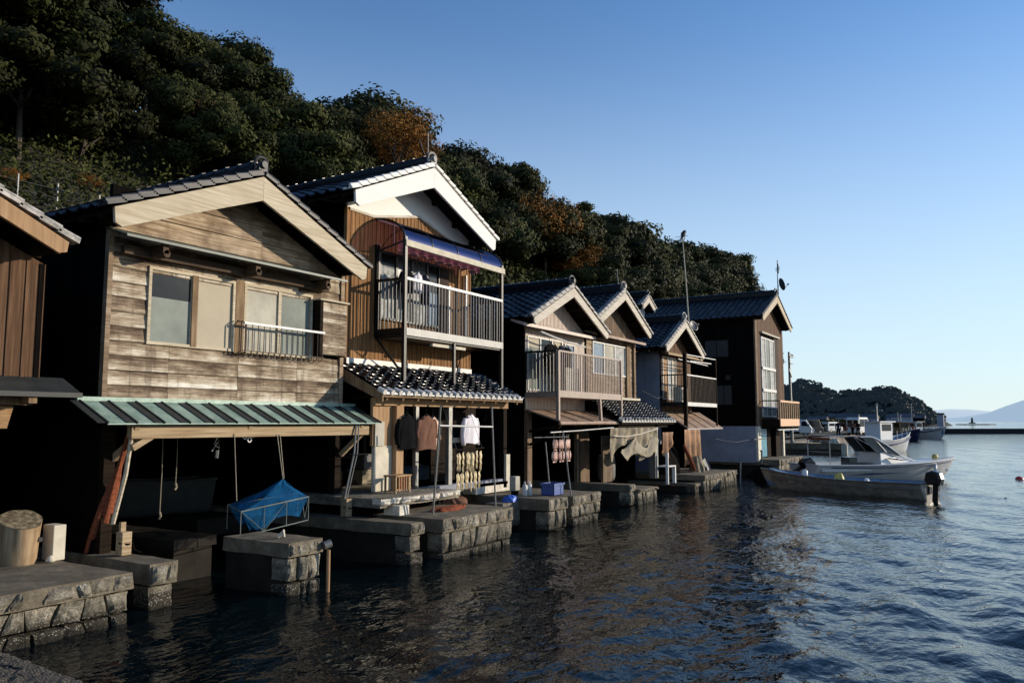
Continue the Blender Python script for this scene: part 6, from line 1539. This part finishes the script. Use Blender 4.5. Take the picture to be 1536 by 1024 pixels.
def trunk_mesh(seed, hh, limbs=5, r=.16):
    rg = random.Random(seed); mb = MB(); bx, by = rg.uniform(-.5, .5), rg.uniform(-.5, .5)
    mb.tube([(0, 0, -hh), (bx * .3, by * .3, -hh * .5), (bx, by, 0), (bx * 1.2, by * 1.1, .6)], [r, r * .8, r * .6, r * .3], 7)
    for k in range(limbs):
        a = k * 2.4 + rg.random(); z0 = rg.uniform(-.45, .1) * hh; L = rg.uniform(1.0, 1.5)
        mb.tube([(bx * .6, by * .6, z0), (bx * .6 + L * .5 * math.cos(a), by * .6 + L * .5 * math.sin(a), z0 + L * .5), (bx * .6 + L * math.cos(a), by * .6 + L * math.sin(a), z0 + L * 1.2)], [r * .5, r * .35, r * .12], 5)
    me = bpy.data.meshes.new('trunk'); me.from_pydata([tuple(p) for p in mb.v], [], mb.f); me.update()
    at = me.attributes.new('tone', 'FLOAT', 'FACE'); at.data.foreach_set('value', mb.t); me.materials.append(M['trunk_bark']); return me
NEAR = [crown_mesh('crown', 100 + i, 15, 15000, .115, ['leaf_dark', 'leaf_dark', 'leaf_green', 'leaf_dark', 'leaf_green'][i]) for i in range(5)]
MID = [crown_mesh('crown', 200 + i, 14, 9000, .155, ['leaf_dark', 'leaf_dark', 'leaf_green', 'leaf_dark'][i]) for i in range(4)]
RUST = [crown_mesh('crown', 300 + i, 15, 6500, .085, 'leaf_rust', core=False) for i in range(2)]
BARE = crown_mesh('crown', 310, 12, 1600, .06, 'leaf_brown', core=False)
OPEN = crown_mesh('crown', 320, 13, 5200, .10, 'leaf_green', core=False)
TR = [trunk_mesh(400 + i, 4.5) for i in range(3)]; TRB = trunk_mesh(410, 4.5, 14, .11)
def tree(crown, trunk, loc, k, rz, label, group, name='evergreen_tree', kz=1.):
    h = thing(name, label, 'tree', loc, group)
    c = bpy.data.objects.new('crown', crown); t = bpy.data.objects.new('trunk', trunk)
    for o in (c, t): COL.objects.link(o); o.parent = h
    h.scale = (k, k, k * kz); h.rotation_euler = (0, 0, rz); return h
SKY = [(0, 24.5), (18, 27.5), (23, 28.3), (27, 27.6), (30.5, 26.6), (32.5, 24.6), (34.5, 24.4), (37, 27.0), (40.8, 27.0), (43, 26.4), (48, 26.0), (57.7, 26.5), (69.7, 27.5), (77, 26.3), (87, 27.2), (108, 29), (127, 30.5), (142, 31.5), (156, 29.5), (164, 24), (175, 14)]
def sk(s):
    for (a, za), (b, zb) in zip(SKY[:-1], SKY[1:]):
        if a <= s <= b: return za + (zb - za) * (s - a) / (b - a)
    return 24
rg = random.Random(77); cnt = 0
rowsT = [(40.5, 6.0, 1.0), (37, 5.0, .8), (33.8, 4.9, .58), (30.6, 4.8, .36), (27.6, 4.8, .16), (25.0, 5.2, 0.)]
for ri, (t0, stp, f) in enumerate(rowsT):
    s = -6 + ri * 1.7
    while s < 168 - (6 - ri) * 1.0:
        t = t0 + rg.uniform(-1.1, 1.1); x = s + rg.uniform(-1.4, 1.4)
        near = x < 42
        if near: k = rg.uniform(.72, 1.12)
        else: k = rg.uniform(.85, 1.3) * (1 + (x - 42) * .0015)
        g0 = gh(x, t)
        if x > 3.95 * t - 4.5 * k: s += stp * 1.1; continue
        if ri == 0: k *= rg.choice([1.0, 1.1, 1.25] if near else [.8, 1.0, 1.2, 1.35]); z = sk(x) + .5 - 2.7 * k - (0 if near else rg.choice([0, 0, .8, 2.2, 3.0]))
        else: z = max(g0 + 2.0, g0 + (sk(x) - 2.9 - gh(x, 40)) * (.55 + .35 * f)) + rg.uniform(-1.4, .6) - (1.2 if ri == 1 else 0)
        if ri >= 4: k *= .8; z = g0 + rg.uniform(1.6, 3.2)
        if any(t < ta and abs(x / t - sa / ta) < w_ and abs((z - 2.3) / math.hypot(x, t) - (za - 2.3) / math.hypot(sa, ta)) < .10 for (sa, ta, za, w_) in ((37.2, 31.5, 19.6, .13), (51.8, 29.0, 16.2, .24))): s += stp; continue
        top = ri == 0
        lab = 'dense dark evergreen tree on the skyline of the steep hillside' if top else ('dark evergreen tree packed among others on the hillside slope' if ri < 4 else 'smaller bushy evergreen at the foot of the hillside behind the roofs')
        grp = 'evergreen trees along the hill skyline' if top else ('evergreen trees covering the hillside' if ri < 4 else 'bushy trees at the foot of the hill')
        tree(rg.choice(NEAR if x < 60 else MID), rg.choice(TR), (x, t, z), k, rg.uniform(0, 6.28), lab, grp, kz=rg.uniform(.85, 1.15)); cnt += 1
        s += stp * (1.0 if x < 42 else 1.22) * rg.uniform(.85, 1.15)
for (s, t, z, k, m, lab, nm) in ((36.6, 30.5, 19.1, .8, RUST[0], 'orange-leaved autumn tree above the white-gabled roof', 'autumn_tree'), (38.6, 31.5, 19.0, .58, RUST[1], 'rust-coloured autumn tree just right of the orange-leaved one', 'autumn_tree'),
    (51.5, 28.5, 16.4, 1.0, RUST[0], 'brown autumn tree on the slope above the third house', 'autumn_tree'), (54, 27.5, 14.0, .65, RUST[1], 'small rusty autumn tree below the brown one', 'autumn_tree'),
    (11.3, 23.2, 9.0, .12, RUST[1], 'small reddish shrub behind the wire fence, left', 'autumn_shrub'), (13.6, 23.4, 9.5, .12, RUST[0], 'small reddish shrub behind the wire fence, right', 'autumn_shrub'), (20.5, 24.2, 11.2, .14, RUST[0], 'tiny orange shrub above the first roof ridge', 'autumn_shrub')):
    tree(m, TRB, (s, t, z), k, s, lab, None, nm)
for (s, t, z, k, lab) in ((23.6, 27.0, 13.6, .42, 'nearly bare brown tree against the dark slope above the first roof'), (19.5, 26.0, 14.2, .38, 'thin bare-branched tree left of the nearly bare brown one')): tree(BARE, TRB, (s, t, z), k, s, lab, None, 'bare_tree')
for i, (s, t, z, k) in enumerate(((151, 40, 25.0, 1.0), (143, 37.6, 22.0, .85), (140, 40.5, 26.5, .9))): tree(OPEN, TRB, (s, t, z), k, s, ['airy sunlit tree near the right end of the hill, tallest of three', 'airy sunlit tree lowest at the right end of the hill', 'airy sunlit tree left of the other two at the end of the hill'][i], None, 'broadleaf_tree')
print('TREES', cnt)
# undergrowth
def under():
    rng = np.random.default_rng(9); n = 130000; s = rng.uniform(2, 168, n) ** 1.0; s = 2 + 166 * rng.random(n) ** 1.7; t = 21.2 + 17 * rng.random(n) ** 1.3
    z = np.array([gh(a, b) for a, b in zip(s, t)]); lump = .55 + .5 * np.sin(s * 1.3 + t) * np.sin(t * 1.7 - s * .4)
    P = np.stack([s, t, z + rng.random(n) * (.5 + 1.1 * lump)], 1); nn = rng.normal(size=(n, 3)) + np.array([0, -.6, .8]); nn /= np.linalg.norm(nn, axis=1)[:, None]
    a = np.cross(nn, rng.normal(size=(n, 3))); a /= np.linalg.norm(a, axis=1)[:, None]; b = np.cross(nn, a); q = (.045 + .0022 * s)[:, None] * rng.uniform(.7, 1.4, n)[:, None]
    v = np.stack([P + a * q, P + b * q * .6, P - a * q, P - b * q * .6], 1).reshape(-1, 3).astype(np.float32); f = np.arange(4 * n, dtype=np.int32)
    me = bpy.data.meshes.new('undergrowth'); me.vertices.add(len(v)); me.vertices.foreach_set('co', v.ravel()); me.loops.add(4 * n); me.loops.foreach_set('vertex_index', f)
    me.polygons.add(n); me.polygons.foreach_set('loop_start', f[::4].copy()); me.polygons.foreach_set('loop_total', np.full(n, 4, dtype=np.int32)); me.update(calc_edges=True)
    at = me.attributes.new('tone', 'FLOAT', 'FACE'); at.data.foreach_set('value', np.clip(.5 * rng.random(n) + .4 * lump, 0, 1).astype(np.float32)); me.materials.append(M['leaf_green'])
    o = bpy.data.objects.new('undergrowth', me); COL.objects.link(o); tag(o, 'leafy green undergrowth covering the slope between the trees', 'undergrowth', kind='stuff')
under()
